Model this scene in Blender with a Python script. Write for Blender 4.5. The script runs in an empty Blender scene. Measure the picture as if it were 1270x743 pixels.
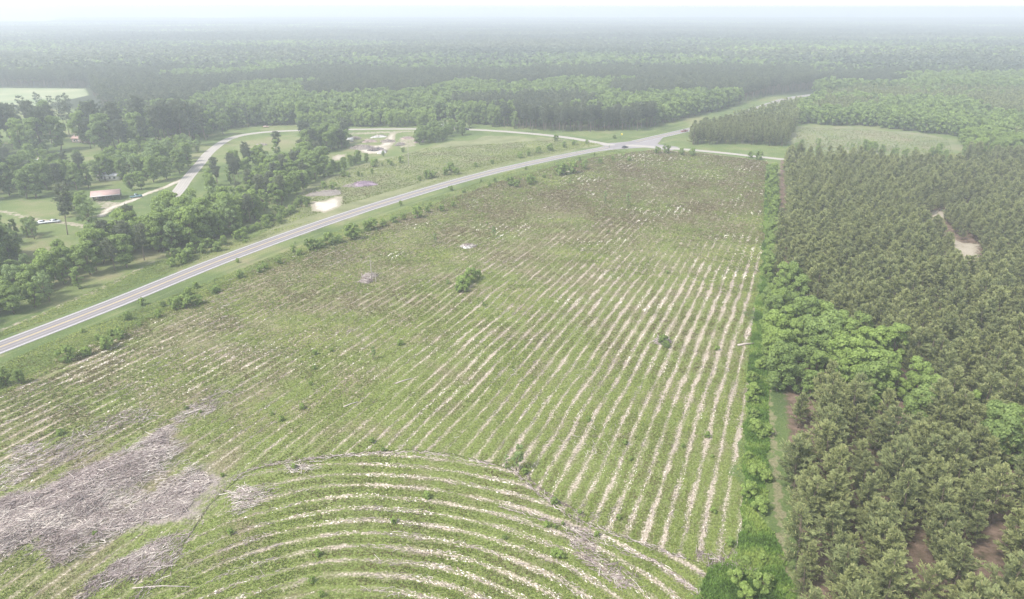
import bpy, math, random
import numpy as np
from mathutils import Vector

RNG = np.random.default_rng(7)
random.seed(7)
R = math.radians
scene = bpy.context.scene
COL = scene.collection

# ------------------------------------------------------------------ camera
H = 85.0                       # height of the drone above the ground
F = 847.0                      # focal length in pixels of the 1270 px photo
PITCH = R(23.15)
CX, CY = 635.0, 371.5
cam = bpy.data.cameras.new('camera')
cam.sensor_width = 36.0
cam.lens = 36.0 * F / 1270.0
cam.clip_start = 0.5
cam.clip_end = 90000.0
cam_ob = bpy.data.objects.new('camera', cam)
cam_ob.location = (0, 0, H)
cam_ob.rotation_euler = (R(90) - PITCH, 0, 0)
COL.objects.link(cam_ob)
scene.camera = cam_ob
# ------------------------------------------------------------------ light
SUN_EL, SUN_AZ = R(52), R(-125)     # azimuth measured from +Y towards +X
world = bpy.data.worlds.new('World')
scene.world = world
world.use_nodes = True
wn = world.node_tree
wn.nodes.clear()
wo = wn.nodes.new('ShaderNodeOutputWorld')
wb = wn.nodes.new('ShaderNodeBackground')
sky = wn.nodes.new('ShaderNodeTexSky')
sky.sky_type = 'NISHITA'
sky.sun_disc = False
sky.sun_elevation = SUN_EL
sky.sun_rotation = SUN_AZ
sky.air_density = 1.0
sky.dust_density = 1.0
sky.ozone_density = 1.0
hs = wn.nodes.new('ShaderNodeHueSaturation')      # an even veil of thin cloud takes most of the blue
hs.inputs['Saturation'].default_value = 0.42
hs.inputs['Value'].default_value = 1.0
wn.links.new(sky.outputs[0], hs.inputs['Color'])
wn.links.new(hs.outputs[0], wb.inputs['Color'])
wb.inputs['Strength'].default_value = 0.15
wn.links.new(wb.outputs[0], wo.inputs['Surface'])
sl = bpy.data.lights.new('sun', 'SUN')
sl.energy = 2.2
sl.angle = R(10)
sl.color = (1.0, 0.975, 0.94)
so = bpy.data.objects.new('sun', sl)
sd = Vector((math.sin(SUN_AZ) * math.cos(SUN_EL), math.cos(SUN_AZ) * math.cos(SUN_EL), math.sin(SUN_EL)))
so.rotation_euler = sd.to_track_quat('Z', 'Y').to_euler()
so.location = (0, 0, 200)
COL.objects.link(so)
scene.view_settings.view_transform = 'Standard'
scene.view_settings.look = 'None'
scene.view_settings.exposure = 1.34
scene.view_settings.gamma = 1
scene.cycles.volume_bounces = 1
scene.cycles.max_bounces = 5
scene.cycles.diffuse_bounces = 3
scene.cycles.glossy_bounces = 2
scene.cycles.transmission_bounces = 2
HAZE_DENSITY = 0.00050

# ------------------------------------------------------------------ projection helpers
cp, sp_ = math.cos(PITCH), math.sin(PITCH)
def G(px, py):
    """ground point (z = 0) seen at a pixel of the photo"""
    px = np.asarray(px, float); py = np.asarray(py, float)
    a = (px - CX) / F
    b = (CY - py) / F
    dy = cp + b * sp_
    dz = -sp_ + b * cp
    t = -H / dz
    return a * t, dy * t
def P(x, y, z=0.0):
    """pixel of the photo where a point shows, and its depth"""
    x = np.asarray(x, float); y = np.asarray(y, float)
    dz = z - H
    d = y * cp - dz * sp_
    u = y * sp_ + dz * cp
    d = np.where(np.abs(d) < 1e-3, 1e-3, d)
    return CX + F * x / d, CY - F * u / d, d
def gp(pts):
    a = np.array(pts, float)
    x, y = G(a[:, 0], a[:, 1])
    return np.stack([x, y], 1)
def inside(x, y, poly):
    """points in a polygon (numpy)"""
    poly = np.asarray(poly, float)
    r = np.zeros(x.shape, bool)
    n = len(poly)
    j = n - 1
    for i in range(n):
        xi, yi = poly[i]; xj, yj = poly[j]
        c = ((yi > y) != (yj > y))
        with np.errstate(divide='ignore', invalid='ignore'):
            c &= (x < (xj - xi) * (y - yi) / (yj - yi + 1e-12) + xi)
        r ^= c
        j = i
    return r
def segdist(x, y, line):
    d = np.full(x.shape, 1e9)
    for (x0, y0), (x1, y1) in zip(line[:-1], line[1:]):
        vx, vy = x1 - x0, y1 - y0
        t = np.clip(((x - x0) * vx + (y - y0) * vy) / (vx * vx + vy * vy + 1e-9), 0, 1)
        d = np.minimum(d, np.hypot(x - x0 - t * vx, y - y0 - t * vy))
    return d
def softpoly(x, y, poly, w=2.0):
    """1 inside, 0 outside, ramp of width w"""
    poly = np.asarray(poly)
    x0, y0 = poly.min(0) - 3 * w; x1, y1 = poly.max(0) + 3 * w
    out = np.zeros(x.shape)
    m = (x > x0) & (x < x1) & (y > y0) & (y < y1)
    if m.any():
        ins = inside(x[m], y[m], poly)
        d = segdist(x[m], y[m], np.vstack([poly, poly[:1]]))
        s = np.where(ins, d, -d)
        out[m] = np.clip(0.5 + s / (2 * w), 0, 1)
    return out
def vnoise(x, y, scale, seed=0):
    """smooth value noise 0..1, feature size = scale metres"""
    r = np.random.default_rng(seed)
    tab = r.random((256, 256))
    fx = np.asarray(x) / scale + 1000.0; fy = np.asarray(y) / scale + 1000.0
    ix = np.floor(fx).astype(int); iy = np.floor(fy).astype(int)
    tx = fx - ix; ty = fy - iy
    tx = tx * tx * (3 - 2 * tx); ty = ty * ty * (3 - 2 * ty)
    a = tab[ix % 256, iy % 256]; b = tab[(ix + 1) % 256, iy % 256]
    c = tab[ix % 256, (iy + 1) % 256]; d = tab[(ix + 1) % 256, (iy + 1) % 256]
    return (a * (1 - tx) + b * tx) * (1 - ty) + (c * (1 - tx) + d * tx) * ty
def fbm(x, y, scale, seed=0, n=3):
    s = 0; w = 0; a = 1.0
    for i in range(n):
        s = s + a * vnoise(x, y, scale / 2 ** i, seed + i); w += a; a *= 0.5
    return s / w
def smooth_line(pts, n=8):
    """Catmull-Rom through points"""
    p = np.asarray(pts, float)
    p = np.vstack([2 * p[0] - p[1], p, 2 * p[-1] - p[-2]])
    out = []
    for i in range(1, len(p) - 2):
        for k in range(n):
            t = k / n
            a, b, c, d = p[i - 1], p[i], p[i + 1], p[i + 2]
            out.append(0.5 * ((2 * b) + (c - a) * t + (2 * a - 5 * b + 4 * c - d) * t * t + (3 * b - a - 3 * c + d) * t ** 3))
    out.append(p[-2])
    return np.array(out)

# ------------------------------------------------------------------ planting rows traced on the ground
def crop(pts, ox, oy, s):
    return [(ox + a / s, oy + b / s) for a, b in pts]
c2 = lambda *p: crop(p, 250, 540, 3.661)
c3 = lambda *p: crop(p, 500, 540, 3.661)
c4 = lambda *p: crop(p, 700, 540, 3.661)
c5 = lambda *p: crop(p, 640, 380, 3.716)
c6 = lambda *p: crop(p, 340, 380, 3.716)
c1 = lambda *p: crop(p, 0, 560, 4.061)
C1 = c2((0, 320), (80, 260), (190, 170), (330, 130), (550, 100), (800, 80), (960, 75)) + c3((100, 80), (240, 100), (410, 135))
curved = [C1,
    c3((0, 125), (160, 130), (320, 155), (480, 215)),
    c2((200, 250), (440, 245), (620, 220), (860, 210), (980, 207)) + c3((60, 210), (200, 225), (340, 255), (520, 290)),
    c2((400, 285), (570, 270), (720, 260), (900, 255)),
    c2((340, 330), (520, 310), (740, 300), (1000, 310)) + c3((100, 315), (300, 345), (460, 380), (590, 415)),
    c2((190, 415), (400, 375), (560, 355), (740, 340), (915, 350)) + c3((0, 350), (200, 375), (400, 420), (590, 460)),
    c2((100, 500), (300, 450), (530, 410), (640, 392), (860, 402)) + c3((0, 405), (200, 430), (400, 480), (600, 550), (760, 620), (930, 730)),
    c2((0, 590), (220, 525), (440, 465), (620, 450)) + c3((0, 460), (200, 490), (420, 545), (600, 610), (740, 690), (810, 740)),
    c2((0, 650), (200, 590), (420, 540), (620, 512), (740, 505)) + c3((0, 520), (200, 550), (400, 595), (560, 660), (700, 735)),
    c2((430, 605), (660, 570), (880, 580)) + c3((0, 580), (240, 630), (380, 660)),
    c2((520, 660), (700, 635), (960, 645), (1130, 690)),
    c2((620, 690), (840, 700), (1050, 735)),
    c3((430, 315), (560, 360), (800, 430), (950, 500), (1130, 560)),
    c4((240, 510), (400, 570), (520, 650), (640, 740)),
    c3((850, 570), (1000, 650), (1130, 730)), c3((980, 530), (1130, 640)),
    c1((50, 700), (400, 500)), c1((200, 740), (480, 560)), c1((870, 360), (1000, 220), (1110, 130))]
straight = [
    [(901, 677), (902, 649), (908, 608), (916, 567), (921, 515), (927, 442)],
    [(875, 630), (889, 566), (897, 531), (900, 501), (909, 436)],
    [(864, 600), (869, 574), (879, 525), (883, 496), (892, 461)],
    [(826, 649), (837, 611), (847, 578), (855, 541), (862, 506), (874, 455)],
    [(801, 636), (820, 597), (834, 540), (853, 488), (863, 442)],
    [(779, 630), (796, 592), (815, 540), (823, 509), (832, 482)],
    [(785, 552), (799, 520), (818, 474), (831, 434)],
    c3((590, 160), (700, 30)), c3((660, 190), (780, 40)), c3((710, 230), (830, 40)),
    [(515, 547), (566, 493), (644, 407)], [(574, 560), (609, 523), (657, 474)],
    [(598, 563), (620, 520), (657, 468)],
    c6((340, 450), (620, 330), (760, 250), (940, 60)),
    c6((100, 220), (300, 120)), c6((460, 560), (600, 470), (760, 380)),
    [(0, 560), (100, 512)], [(60, 470), (200, 400), (420, 303)], [(640, 228), (780, 190)], [(948, 320), (952, 240), (954, 200)],
    [(790, 340), (845, 250)], [(620, 330), (720, 245)], [(400, 360), (520, 300)]]
def fitrows(lines, deg, spacing, sgn_dir, w_len=0.25):
    S = 100.0
    terms = [(i, j) for i in range(deg + 1) for j in range(deg + 1 - i) if i + j > 0]
    cx0, cy0 = 0.0, 180.0
    A = []; B = []
    for ln in lines:
        g = gp(ln)
        for (x0, y0), (x1, y1) in zip(g[:-1], g[1:]):
            L = math.hypot(x1 - x0, y1 - y0)
            if L < 1e-3: continue
            tx, ty = (x1 - x0) / L, (y1 - y0) / L
            nx, ny = -ty, tx
            if nx * sgn_dir[0] + ny * sgn_dir[1] < 0: nx, ny = -nx, -ny
            X, Y = ((x0 + x1) / 2 - cx0) / S, ((y0 + y1) / 2 - cy0) / S
            gx = np.array([i * X ** (i - 1) * Y ** j if i else 0 for i, j in terms])
            gy = np.array([j * X ** i * Y ** (j - 1) if j else 0 for i, j in terms])
            wgt = math.sqrt(min(L, 30))
            A.append((gx * tx + gy * ty) * wgt); B.append(0)
            A.append((gx * nx + gy * ny) * wgt * w_len); B.append(S / spacing * wgt * w_len)
    A = np.array(A); B = np.array(B)
    reg = 0.02 * np.eye(len(terms))
    co = np.linalg.lstsq(np.vstack([A, reg]), np.hstack([B, np.zeros(len(terms))]), rcond=None)[0]
    def f(x, y):
        X = (x - cx0) / S; Y = (y - cy0) / S
        return sum(c * X ** i * Y ** j for c, (i, j) in zip(co, terms))
    return f
us_fit = fitrows(straight, 2, 3.55, (1, -0.5), 1.0)
uc_fit = fitrows(curved, 4, 3.35, (0, -1), .6)
def ucv(x, y):                # clamp the domain of the fit so that it stays tame outside the curved beds
    return 1.07 * uc_fit(np.clip(x, -75, 75), np.clip(y, 68, 130)) + (fbm(x, y, 15, 613, 2) - .5) * .42
def usv(x, y):
    return 1.17 * us_fit(np.clip(x, -190, 170), np.clip(y, 70, 430)) + (fbm(x, y, 17, 611, 2) - .5) * .42

# ------------------------------------------------------------------ ground zones, all on the ground plane
FIELD = gp([(-420, 640), (-200, 560), (0, 486), (60, 452), (200, 386), (300, 340), (420, 296), (530, 256), (640, 218), (740, 194), (810, 186), (870, 190),
            (952, 200), (948, 300), (935, 400), (925, 500), (921, 600), (918, 700), (910, 743), (905, 900), (-700, 900)])
CURVE = gp([(-200, 900), (150, 760), (200, 716), (262, 625), (300, 590), (345, 572), (400, 566), (470, 559), (512, 558), (560, 563), (615, 576), (640, 585),
            (660, 606), (700, 638), (745, 655), (800, 676), (850, 692), (905, 712), (930, 760), (930, 900)])
WEED = gp([(950, 205), (961, 205), (958, 300), (950, 360), (960, 420), (952, 500), (955, 580), (948, 640), (985, 720), (990, 900), (850, 900), (865, 743), (880, 705),
           (915, 690), (920, 600), (924, 500), (934, 400), (946, 300)])
TRACKR = gp([(948, 450), (956, 520), (962, 580), (966, 630), (972, 690), (978, 760)])
DEB = [gp([(-60, 640), (0, 620), (60, 585), (150, 560), (200, 535), (235, 520), (240, 560), (262, 600), (225, 640), (170, 650), (110, 690), (60, 712), (20, 690), (-60, 720)]),
       gp([(95, 735), (140, 700), (200, 668), (240, 655), (215, 700), (150, 730), (100, 760)]),
       gp([(215, 520), (240, 500), (305, 472), (310, 488), (262, 512), (232, 534)]),
       gp([(350, 565), (395, 564), (400, 580), (360, 588)]),
       gp([(255, 620), (300, 600), (350, 605), (320, 630), (265, 650)]),
       gp([(692, 655), (730, 652), (745, 690), (800, 720), (770, 735), (715, 690)]),
       gp([(860, 686), (900, 680), (940, 705), (930, 718), (880, 705)]),
       gp([(420, 410), (455, 402), (470, 410), (430, 420)]),
       gp([(680, 540), (760, 520), (800, 540), (760, 580), (700, 575)]),
       gp([(0, 560), (70, 540), (180, 500), (200, 520), (150, 555), (60, 580), (0, 612)])]
DEBW = [.95, .5, .38, .4, .4, .4, .5, .2, .1, .28]
SANDS = [gp([(384, 250), (400, 249), (416, 243), (426, 243), (424, 256), (404, 264), (386, 262)]),
         gp([(430, 182), (470, 180), (482, 166), (492, 164), (490, 178), (478, 190), (455, 192)]),
         gp([(430, 164), (545, 160), (545, 163), (430, 168)]),
         gp([(492, 172), (520, 168), (518, 182), (494, 184)]),
         gp([(345, 734), (352, 726), (375, 718), (380, 722), (362, 732)]),
         gp([(1150, 262), (1165, 258), (1200, 258), (1200, 268), (1166, 272), (1160, 284), (1190, 300), (1218, 302), (1216, 330), (1200, 345), (1180, 338), (1176, 310), (1150, 288)]),
         gp([(1172, 370), (1182, 368), (1214, 412), (1216, 432), (1196, 428)]),
         gp([(410, 193), (430, 190), (430, 198), (410, 200)]),
         gp([(468, 292), (500, 286), (504, 290), (475, 296)]), gp([(1228, 218), (1246, 217), (1248, 222), (1230, 223)]),
         gp([(150, 288), (220, 292), (220, 298), (160, 296)]), gp([(112, 246), (150, 250), (165, 244), (150, 258), (120, 262)])]
SANDW = [.9, .85, .6, .6, 1.0, .78, .6, .8, .45, .8, .5, .6]
STRAW = [gp([(968, 196), (1270, 222), (1700, 240), (1700, 900), (1006, 900), (992, 700), (980, 560), (968, 400), (966, 300)])]
FIELD2 = gp([(300, 308), (330, 285), (380, 235), (440, 205), (530, 182), (600, 168), (690, 172), (745, 178), (640, 203), (540, 230), (440, 268), (340, 303)])
MAINROAD = smooth_line(gp([(-700, 701), (-330, 556), (-130, 481), (0, 431), (140, 377), (300, 313), (460, 257), (600, 216), (700, 193.5), (770, 180), (815, 170), (858, 160), (905, 147), (955, 129), (990, 120), (1060, 112)]), 8)
GRAVEL = smooth_line(gp([(188, 272), (206, 253), (222, 236), (232, 222), (248, 203), (262, 187), (285, 172), (318, 165), (365, 162), (440, 160.5), (520, 160), (600, 161.5), (690, 169), (765, 181)]), 8)
EASTROAD = smooth_line(gp([(776, 180), (832, 184), (890, 189), (965, 197), (1040, 204)]), 8)
DRIVE = smooth_line(gp([(232, 220), (205, 232), (185, 239), (160, 250), (138, 258), (125, 268)]), 8)
trail = smooth_line(gp([(1205, 262), (1164, 268), (1158, 282), (1186, 300), (1198, 326), (1184, 348), (1178, 376), (1198, 408), (1212, 428)]), 5)
FARMLANE = smooth_line(gp([(-60, 255), (0, 262), (45, 272), (90, 278), (140, 288), (175, 292)]), 8)
TRACKL = smooth_line(gp([(-60, 436), (0, 410), (60, 386), (100, 368), (150, 346), (190, 324)]), 8)
PAST = [gp([(-200, 128), (0, 128), (40, 134), (110, 118), (105, 110), (-200, 108)]), gp([(985, 157), (1080, 160), (1180, 172), (1190, 196), (1100, 192), (980, 183)])]
FARP = [gp([(-100, 21), (60, 22), (85, 26), (60, 31), (-100, 30)]), gp([(185, 22), (250, 19), (330, 21), (320, 25), (250, 26)]),
        gp([(620, 20), (820, 18), (830, 21), (640, 24)]), gp([(1040, 14), (1400, 16), (1400, 22), (1100, 20)]), gp([(400, 15), (560, 14), (540, 17), (420, 18)])]

# ------------------------------------------------------------------ materials
def nt(name):
    m = bpy.data.materials.new(name)
    m.use_nodes = True
    n = m.node_tree.nodes; n.clear()
    return m, m.node_tree
class NB:
    """small node-graph helper"""
    def __init__(self, tree): self.t = tree
    def n(self, typ, **kw):
        x = self.t.nodes.new(typ)
        for k, v in kw.items(): setattr(x, k, v)
        return x
    def set(self, sock, v):
        if isinstance(v, bpy.types.NodeSocket): self.t.links.new(v, sock)
        else:
            if hasattr(sock.default_value, '__len__') and not hasattr(v, '__len__'): v = (v,) * len(sock.default_value)
            if hasattr(sock.default_value, '__len__') and len(sock.default_value) == 4 and len(v) == 3: v = (*v, 1)
            sock.default_value = v
    def math(self, op, a, b=0.0, c=0.0, clamp=False):
        x = self.n('ShaderNodeMath', operation=op, use_clamp=clamp)
        self.set(x.inputs[0], a); self.set(x.inputs[1], b); self.set(x.inputs[2], c)
        return x.outputs[0]
    def step(self, v, lo, hi):
        x = self.n('ShaderNodeMapRange', interpolation_type='SMOOTHSTEP')
        self.set(x.inputs['Value'], v); self.set(x.inputs['From Min'], lo); self.set(x.inputs['From Max'], hi)
        return x.outputs['Result']
    def mix(self, f, a, b):
        x = self.n('ShaderNodeMix', data_type='RGBA')
        self.set(x.inputs['Factor'], f); self.set(x.inputs['A'] if False else x.inputs[6], a); self.set(x.inputs[7], b)
        return x.outputs[2]
    def mixf(self, f, a, b):
        x = self.n('ShaderNodeMix', data_type='FLOAT')
        self.set(x.inputs[0], f); self.set(x.inputs[2], a); self.set(x.inputs[3], b)
        return x.outputs[0]
    def attr(self, name, typ='GEOMETRY'):
        x = self.n('ShaderNodeAttribute', attribute_type=typ, attribute_name=name)
        return x.outputs['Fac']
    def noise(self, vec, scale, detail=2.0, rough=0.5):
        x = self.n('ShaderNodeTexNoise')
        self.set(x.inputs['Vector'], vec)
        x.inputs['Scale'].default_value = scale; x.inputs['Detail'].default_value = detail; x.inputs['Roughness'].default_value = rough
        return x.outputs['Fac']
    def ramp(self, f, stops):
        x = self.n('ShaderNodeValToRGB')
        self.set(x.inputs[0], f)
        e = x.color_ramp.elements
        while len(e) < len(stops): e.new(0.5)
        for el, (p, c) in zip(e, stops): el.position = p; el.color = (*c, 1)
        return x.outputs[0]
    def geo(self):
        return self.n('ShaderNodeNewGeometry').outputs['Position']
    def out(self, color, rough=0.9, bump=None, dist=0.1, spec=0.2, metal=0.0, trans=None):
        b = self.n('ShaderNodeBsdfPrincipled')
        self.set(b.inputs['Base Color'], color); self.set(b.inputs['Roughness'], rough)
        b.inputs['Specular IOR Level'].default_value = spec; b.inputs['Metallic'].default_value = metal
        if bump is not None:
            k = self.n('ShaderNodeBump'); k.inputs['Distance'].default_value = dist; k.inputs['Strength'].default_value = 1.0
            self.set(k.inputs['Height'], bump); self.t.links.new(k.outputs[0], b.inputs['Normal'])
        o = self.n('ShaderNodeOutputMaterial')
        if trans is not None:
            tr = self.n('ShaderNodeBsdfTranslucent'); self.set(tr.inputs['Color'], color)
            ms = self.n('ShaderNodeMixShader'); ms.inputs[0].default_value = trans
            self.t.links.new(b.outputs[0], ms.inputs[1]); self.t.links.new(tr.outputs[0], ms.inputs[2])
            self.t.links.new(ms.outputs[0], o.inputs['Surface'])
        else:
            self.t.links.new(b.outputs[0], o.inputs['Surface'])

def simple(name, c, rough=0.8, var=0.15, scale=2.0, metal=0.0, spec=0.3):
    m, t = nt(name); b = NB(t)
    n = b.noise(b.geo(), scale, 3)
    c = np.array(c)
    col = b.mix(n, tuple(c * (1 - var)), tuple(np.minimum(c * (1 + var), 1)))
    b.out(col, rough, metal=metal, spec=spec)
    return m

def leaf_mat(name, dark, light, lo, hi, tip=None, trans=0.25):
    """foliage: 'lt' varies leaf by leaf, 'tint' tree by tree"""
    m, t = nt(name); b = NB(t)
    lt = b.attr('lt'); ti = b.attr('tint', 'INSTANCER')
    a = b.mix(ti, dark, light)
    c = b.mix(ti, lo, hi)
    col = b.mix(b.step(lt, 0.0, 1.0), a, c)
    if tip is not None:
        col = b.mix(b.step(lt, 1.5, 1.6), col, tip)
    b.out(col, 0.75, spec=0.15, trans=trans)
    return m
M = {}
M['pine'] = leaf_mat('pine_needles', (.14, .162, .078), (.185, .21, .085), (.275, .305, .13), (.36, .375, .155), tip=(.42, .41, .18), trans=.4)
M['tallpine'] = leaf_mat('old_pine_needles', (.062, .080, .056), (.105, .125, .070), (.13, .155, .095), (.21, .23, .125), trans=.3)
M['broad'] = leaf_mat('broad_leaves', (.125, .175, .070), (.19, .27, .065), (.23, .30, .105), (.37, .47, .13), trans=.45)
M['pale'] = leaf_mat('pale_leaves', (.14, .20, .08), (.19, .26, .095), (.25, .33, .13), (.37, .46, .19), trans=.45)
M['bark'] = simple('grey_brown_bark', (.17, .13, .10), .95, .35, 3)
M['deadwood'] = simple('bleached_dead_wood', (.42, .36, .32), .9, .3, 4)

# ------------------------------------------------------------------ mesh soup
def mesh_from(name, V, T, mat, lt=None, mats=None, midx=None, smooth=False, attrs=None):
    me = bpy.data.meshes.new(name)
    V = np.asarray(V, np.float32); T = np.asarray(T, np.int32)
    me.vertices.add(len(V)); me.vertices.foreach_set('co', V.ravel())
    k = T.shape[1]
    me.loops.add(T.size); me.loops.foreach_set('vertex_index', T.ravel())
    me.polygons.add(len(T))
    me.polygons.foreach_set('loop_start', np.arange(0, T.size, k, dtype=np.int32))
    me.polygons.foreach_set('loop_total', np.full(len(T), k, np.int32))
    if smooth: me.polygons.foreach_set('use_smooth', np.ones(len(T), bool))
    at = dict(attrs or {})
    if lt is not None: at['lt'] = lt
    for nme, arr in at.items():
        a = me.attributes.new(nme, 'FLOAT', 'POINT'); a.data.foreach_set('value', np.asarray(arr, np.float32))
    for mm in (mats or [mat]): me.materials.append(mm)
    if midx is not None: me.polygons.foreach_set('material_index', np.asarray(midx, np.int32))
    me.update(calc_edges=True)
    return me
def link(name, me, parent=None, loc=None):
    o = bpy.data.objects.new(name, me); COL.objects.link(o)
    if parent: o.parent = parent
    if loc is not None: o.location = loc
    return o
def tag(o, label=None, cat=None, group=None, kind=None):
    if label: o['label'] = label
    if cat: o['category'] = cat
    if group: o['group'] = group
    if kind: o['kind'] = kind
    return o
def empty(name, loc=(0, 0, 0), rz=0, s=1.0):
    o = bpy.data.objects.new(name, None); COL.objects.link(o)
    o.empty_display_size = 0.5
    o.location = loc; o.rotation_euler = (0, 0, rz); o.scale = (s,) * 3
    return o

class Soup:
    def __init__(s): s.V = []; s.T = []; s.L = []; s.n = 0
    def add(s, V, T, lt=0.5):
        V = np.asarray(V, float); T = np.asarray(T, int)
        s.V.append(V); s.T.append(T + s.n); s.n += len(V)
        s.L.append(np.full(len(V), lt) if np.isscalar(lt) else np.asarray(lt, float))
    def quadcards(s, C, A, B, lt):
        """quads centred at C with half-axes A and B, as triangles"""
        n = len(C)
        V = np.stack([C - A - B, C + A - B, C + A + B, C - A + B], 1).reshape(-1, 3)
        i = np.arange(n)[:, None] * 4
        T = np.concatenate([i + [0, 1, 2], i + [0, 2, 3]], 0)
        s.add(V, T, np.repeat(lt, 4) if not np.isscalar(lt) else lt)
    def tube(s, pts, rad, k=5, lt=0.5):
        pts = np.asarray(pts, float); m = len(pts)
        rad = np.broadcast_to(rad, (m,))
        V = []
        for i in range(m):
            d = pts[min(i + 1, m - 1)] - pts[max(i - 1, 0)]
            d = d / (np.linalg.norm(d) + 1e-9)
            a = np.cross(d, [0, 0, 1.0] if abs(d[2]) < .9 else [1.0, 0, 0]); a /= np.linalg.norm(a); b = np.cross(d, a)
            ang = np.arange(k) * 2 * math.pi / k
            V.append(pts[i] + rad[i] * (np.cos(ang)[:, None] * a + np.sin(ang)[:, None] * b))
        V = np.concatenate(V)
        T = []
        for i in range(m - 1):
            for j in range(k):
                a0 = i * k + j; a1 = i * k + (j + 1) % k
                T += [(a0, a1, a1 + k), (a0, a1 + k, a0 + k)]
        for j in range(1, k - 1):
            T.append((0, j + 1, j)); q = (m - 1) * k; T.append((q, q + j, q + j + 1))
        s.add(V, T, lt)
    def box(s, c, size, rz=0.0, lt=.5, top=1.0, topy=None):
        x, y, z = np.array(size) / 2
        ty = topy if topy is not None else top
        V = np.array([(-x, -y, -z), (x, -y, -z), (x, y, -z), (-x, y, -z), (-x * top, -y * ty, z), (x * top, -y * ty, z), (x * top, y * ty, z), (-x * top, y * ty, z)])
        ca, sa = math.cos(rz), math.sin(rz)
        V = V @ np.array([[ca, sa, 0], [-sa, ca, 0], [0, 0, 1]]) + np.array(c)
        q = [(0, 3, 2, 1), (4, 5, 6, 7), (0, 1, 5, 4), (1, 2, 6, 5), (2, 3, 7, 6), (3, 0, 4, 7)]
        T = []
        for a, b_, c_, d in q: T += [(a, b_, c_), (a, c_, d)]
        s.add(V, T, lt)
    def prism(s, prof, x0, x1, axis='y', lt=.5):
        """closed profile [(a, z)] extruded from x0 to x1 along axis"""
        n = len(prof); V = []
        for e in (x0, x1):
            for a, z in prof: V.append((a, e, z) if axis == 'y' else (e, a, z))
        T = []
        for i in range(n):
            j = (i + 1) % n
            T += [(i, j, n + j), (i, n + j, n + i)]
        for i in range(1, n - 1): T += [(0, i + 1, i), (n, n + i, n + i + 1)]
        s.add(V, T, lt)
    def mesh(s, name, mat, smooth=False):
        return mesh_from(name, np.concatenate(s.V), np.concatenate(s.T), mat, lt=np.concatenate(s.L), smooth=smooth)

def unit(v): return v / (np.linalg.norm(v, axis=-1, keepdims=True) + 1e-9)
def rvec(r, n): return unit(r.normal(size=(n, 3)))

# ------------------------------------------------------------------ tree prototypes, each (trunk mesh, crown mesh, height)
def pine_proto(seed, h=12.0, base=.22, rad=2.2, tufts=1.0, low=False):
    r = np.random.default_rng(seed)
    tr = Soup(); cr = Soup()
    lean = r.normal(0, .02, 2) * h
    def axis(z): t = z / h; return np.array([lean[0] * t * t, lean[1] * t * t, z])
    zs = np.linspace(-.3, h * .97, 7)
    tr.tube([axis(z) for z in zs], np.interp(zs, [0, h], [h * .012 + .03, .02]), 6 if not low else 3)
    nb = int(40 * tufts) if not low else 20
    rad = rad * r.uniform(.8, 1.3)
    pointy = r.uniform(.45, .85)
    C = []; D = []; L = []; Bp = []
    for i in range(nb):
        t = base + (1 - base) * (i + r.random() * .8) / nb
        z = h * t
        rel = (t - base) / (1 - base)
        prof = (math.sin(math.pi * min(1, (rel * .75 + .25))) ** .7) * (1 - rel * pointy) + .10
        ln = rad * prof * r.uniform(.55, 1.25)
        az = i * 2.4 + r.normal(0, .4)
        rise = r.uniform(.25, .8) * ln
        d = np.array([math.cos(az), math.sin(az), 0])
        p0 = axis(z); p1 = p0 + d * ln + np.array([0, 0, rise])
        pm = (p0 + p1) / 2 - np.array([0, 0, .12 * ln])
        if not low: tr.tube([p0, pm, p1], [.05, .035, .012], 3)
        k = int(9 if not low else 3)
        for f in np.linspace(.25, 1.0, k):
            q = p0 * (1 - f) ** 2 + 2 * pm * f * (1 - f) + p1 * f * f
            m = 2 if not low else 1
            for _ in range(m):
                side = np.cross(d, [0, 0, 1]) * r.normal(0, .15 * ln * (1.15 - f * .4) * f)
                C.append(q + side + r.normal(0, .07, 3)); D.append(unit(d * (.5 + .6 * f) + np.array([0, 0, .45]) + r.normal(0, .28, 3)))
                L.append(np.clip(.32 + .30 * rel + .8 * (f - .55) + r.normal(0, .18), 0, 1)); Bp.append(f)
    C = np.array(C); D = np.array(D); L = np.array(L); n = len(C)
    w = .054 if not low else .30; ll = .33 if not low else .62
    for k in range(5 if not low else 2):
        dd = unit(D + r.normal(0, .33, (n, 3)))
        a = unit(np.cross(dd, rvec(r, n)))
        sz = r.uniform(.75, 1.25, (n, 1))
        cr.quadcards(C + dd * ll * .6 * sz, a * w * sz, dd * ll * sz, np.clip(L + r.normal(0, .1, n), 0, 1))
    if not low:      # pale candles of new growth
        m = r.random(n) < .10 + .10 * (np.array(Bp) > .8)
        c = C[m]; dd = unit(np.array([0, 0, 1.0]) + r.normal(0, .25, (m.sum(), 3)))
        a = unit(np.cross(dd, rvec(r, m.sum())))
        cr.quadcards(c + dd * .5, a * .045, dd * .26, 2.0)
    return tr, cr

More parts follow.
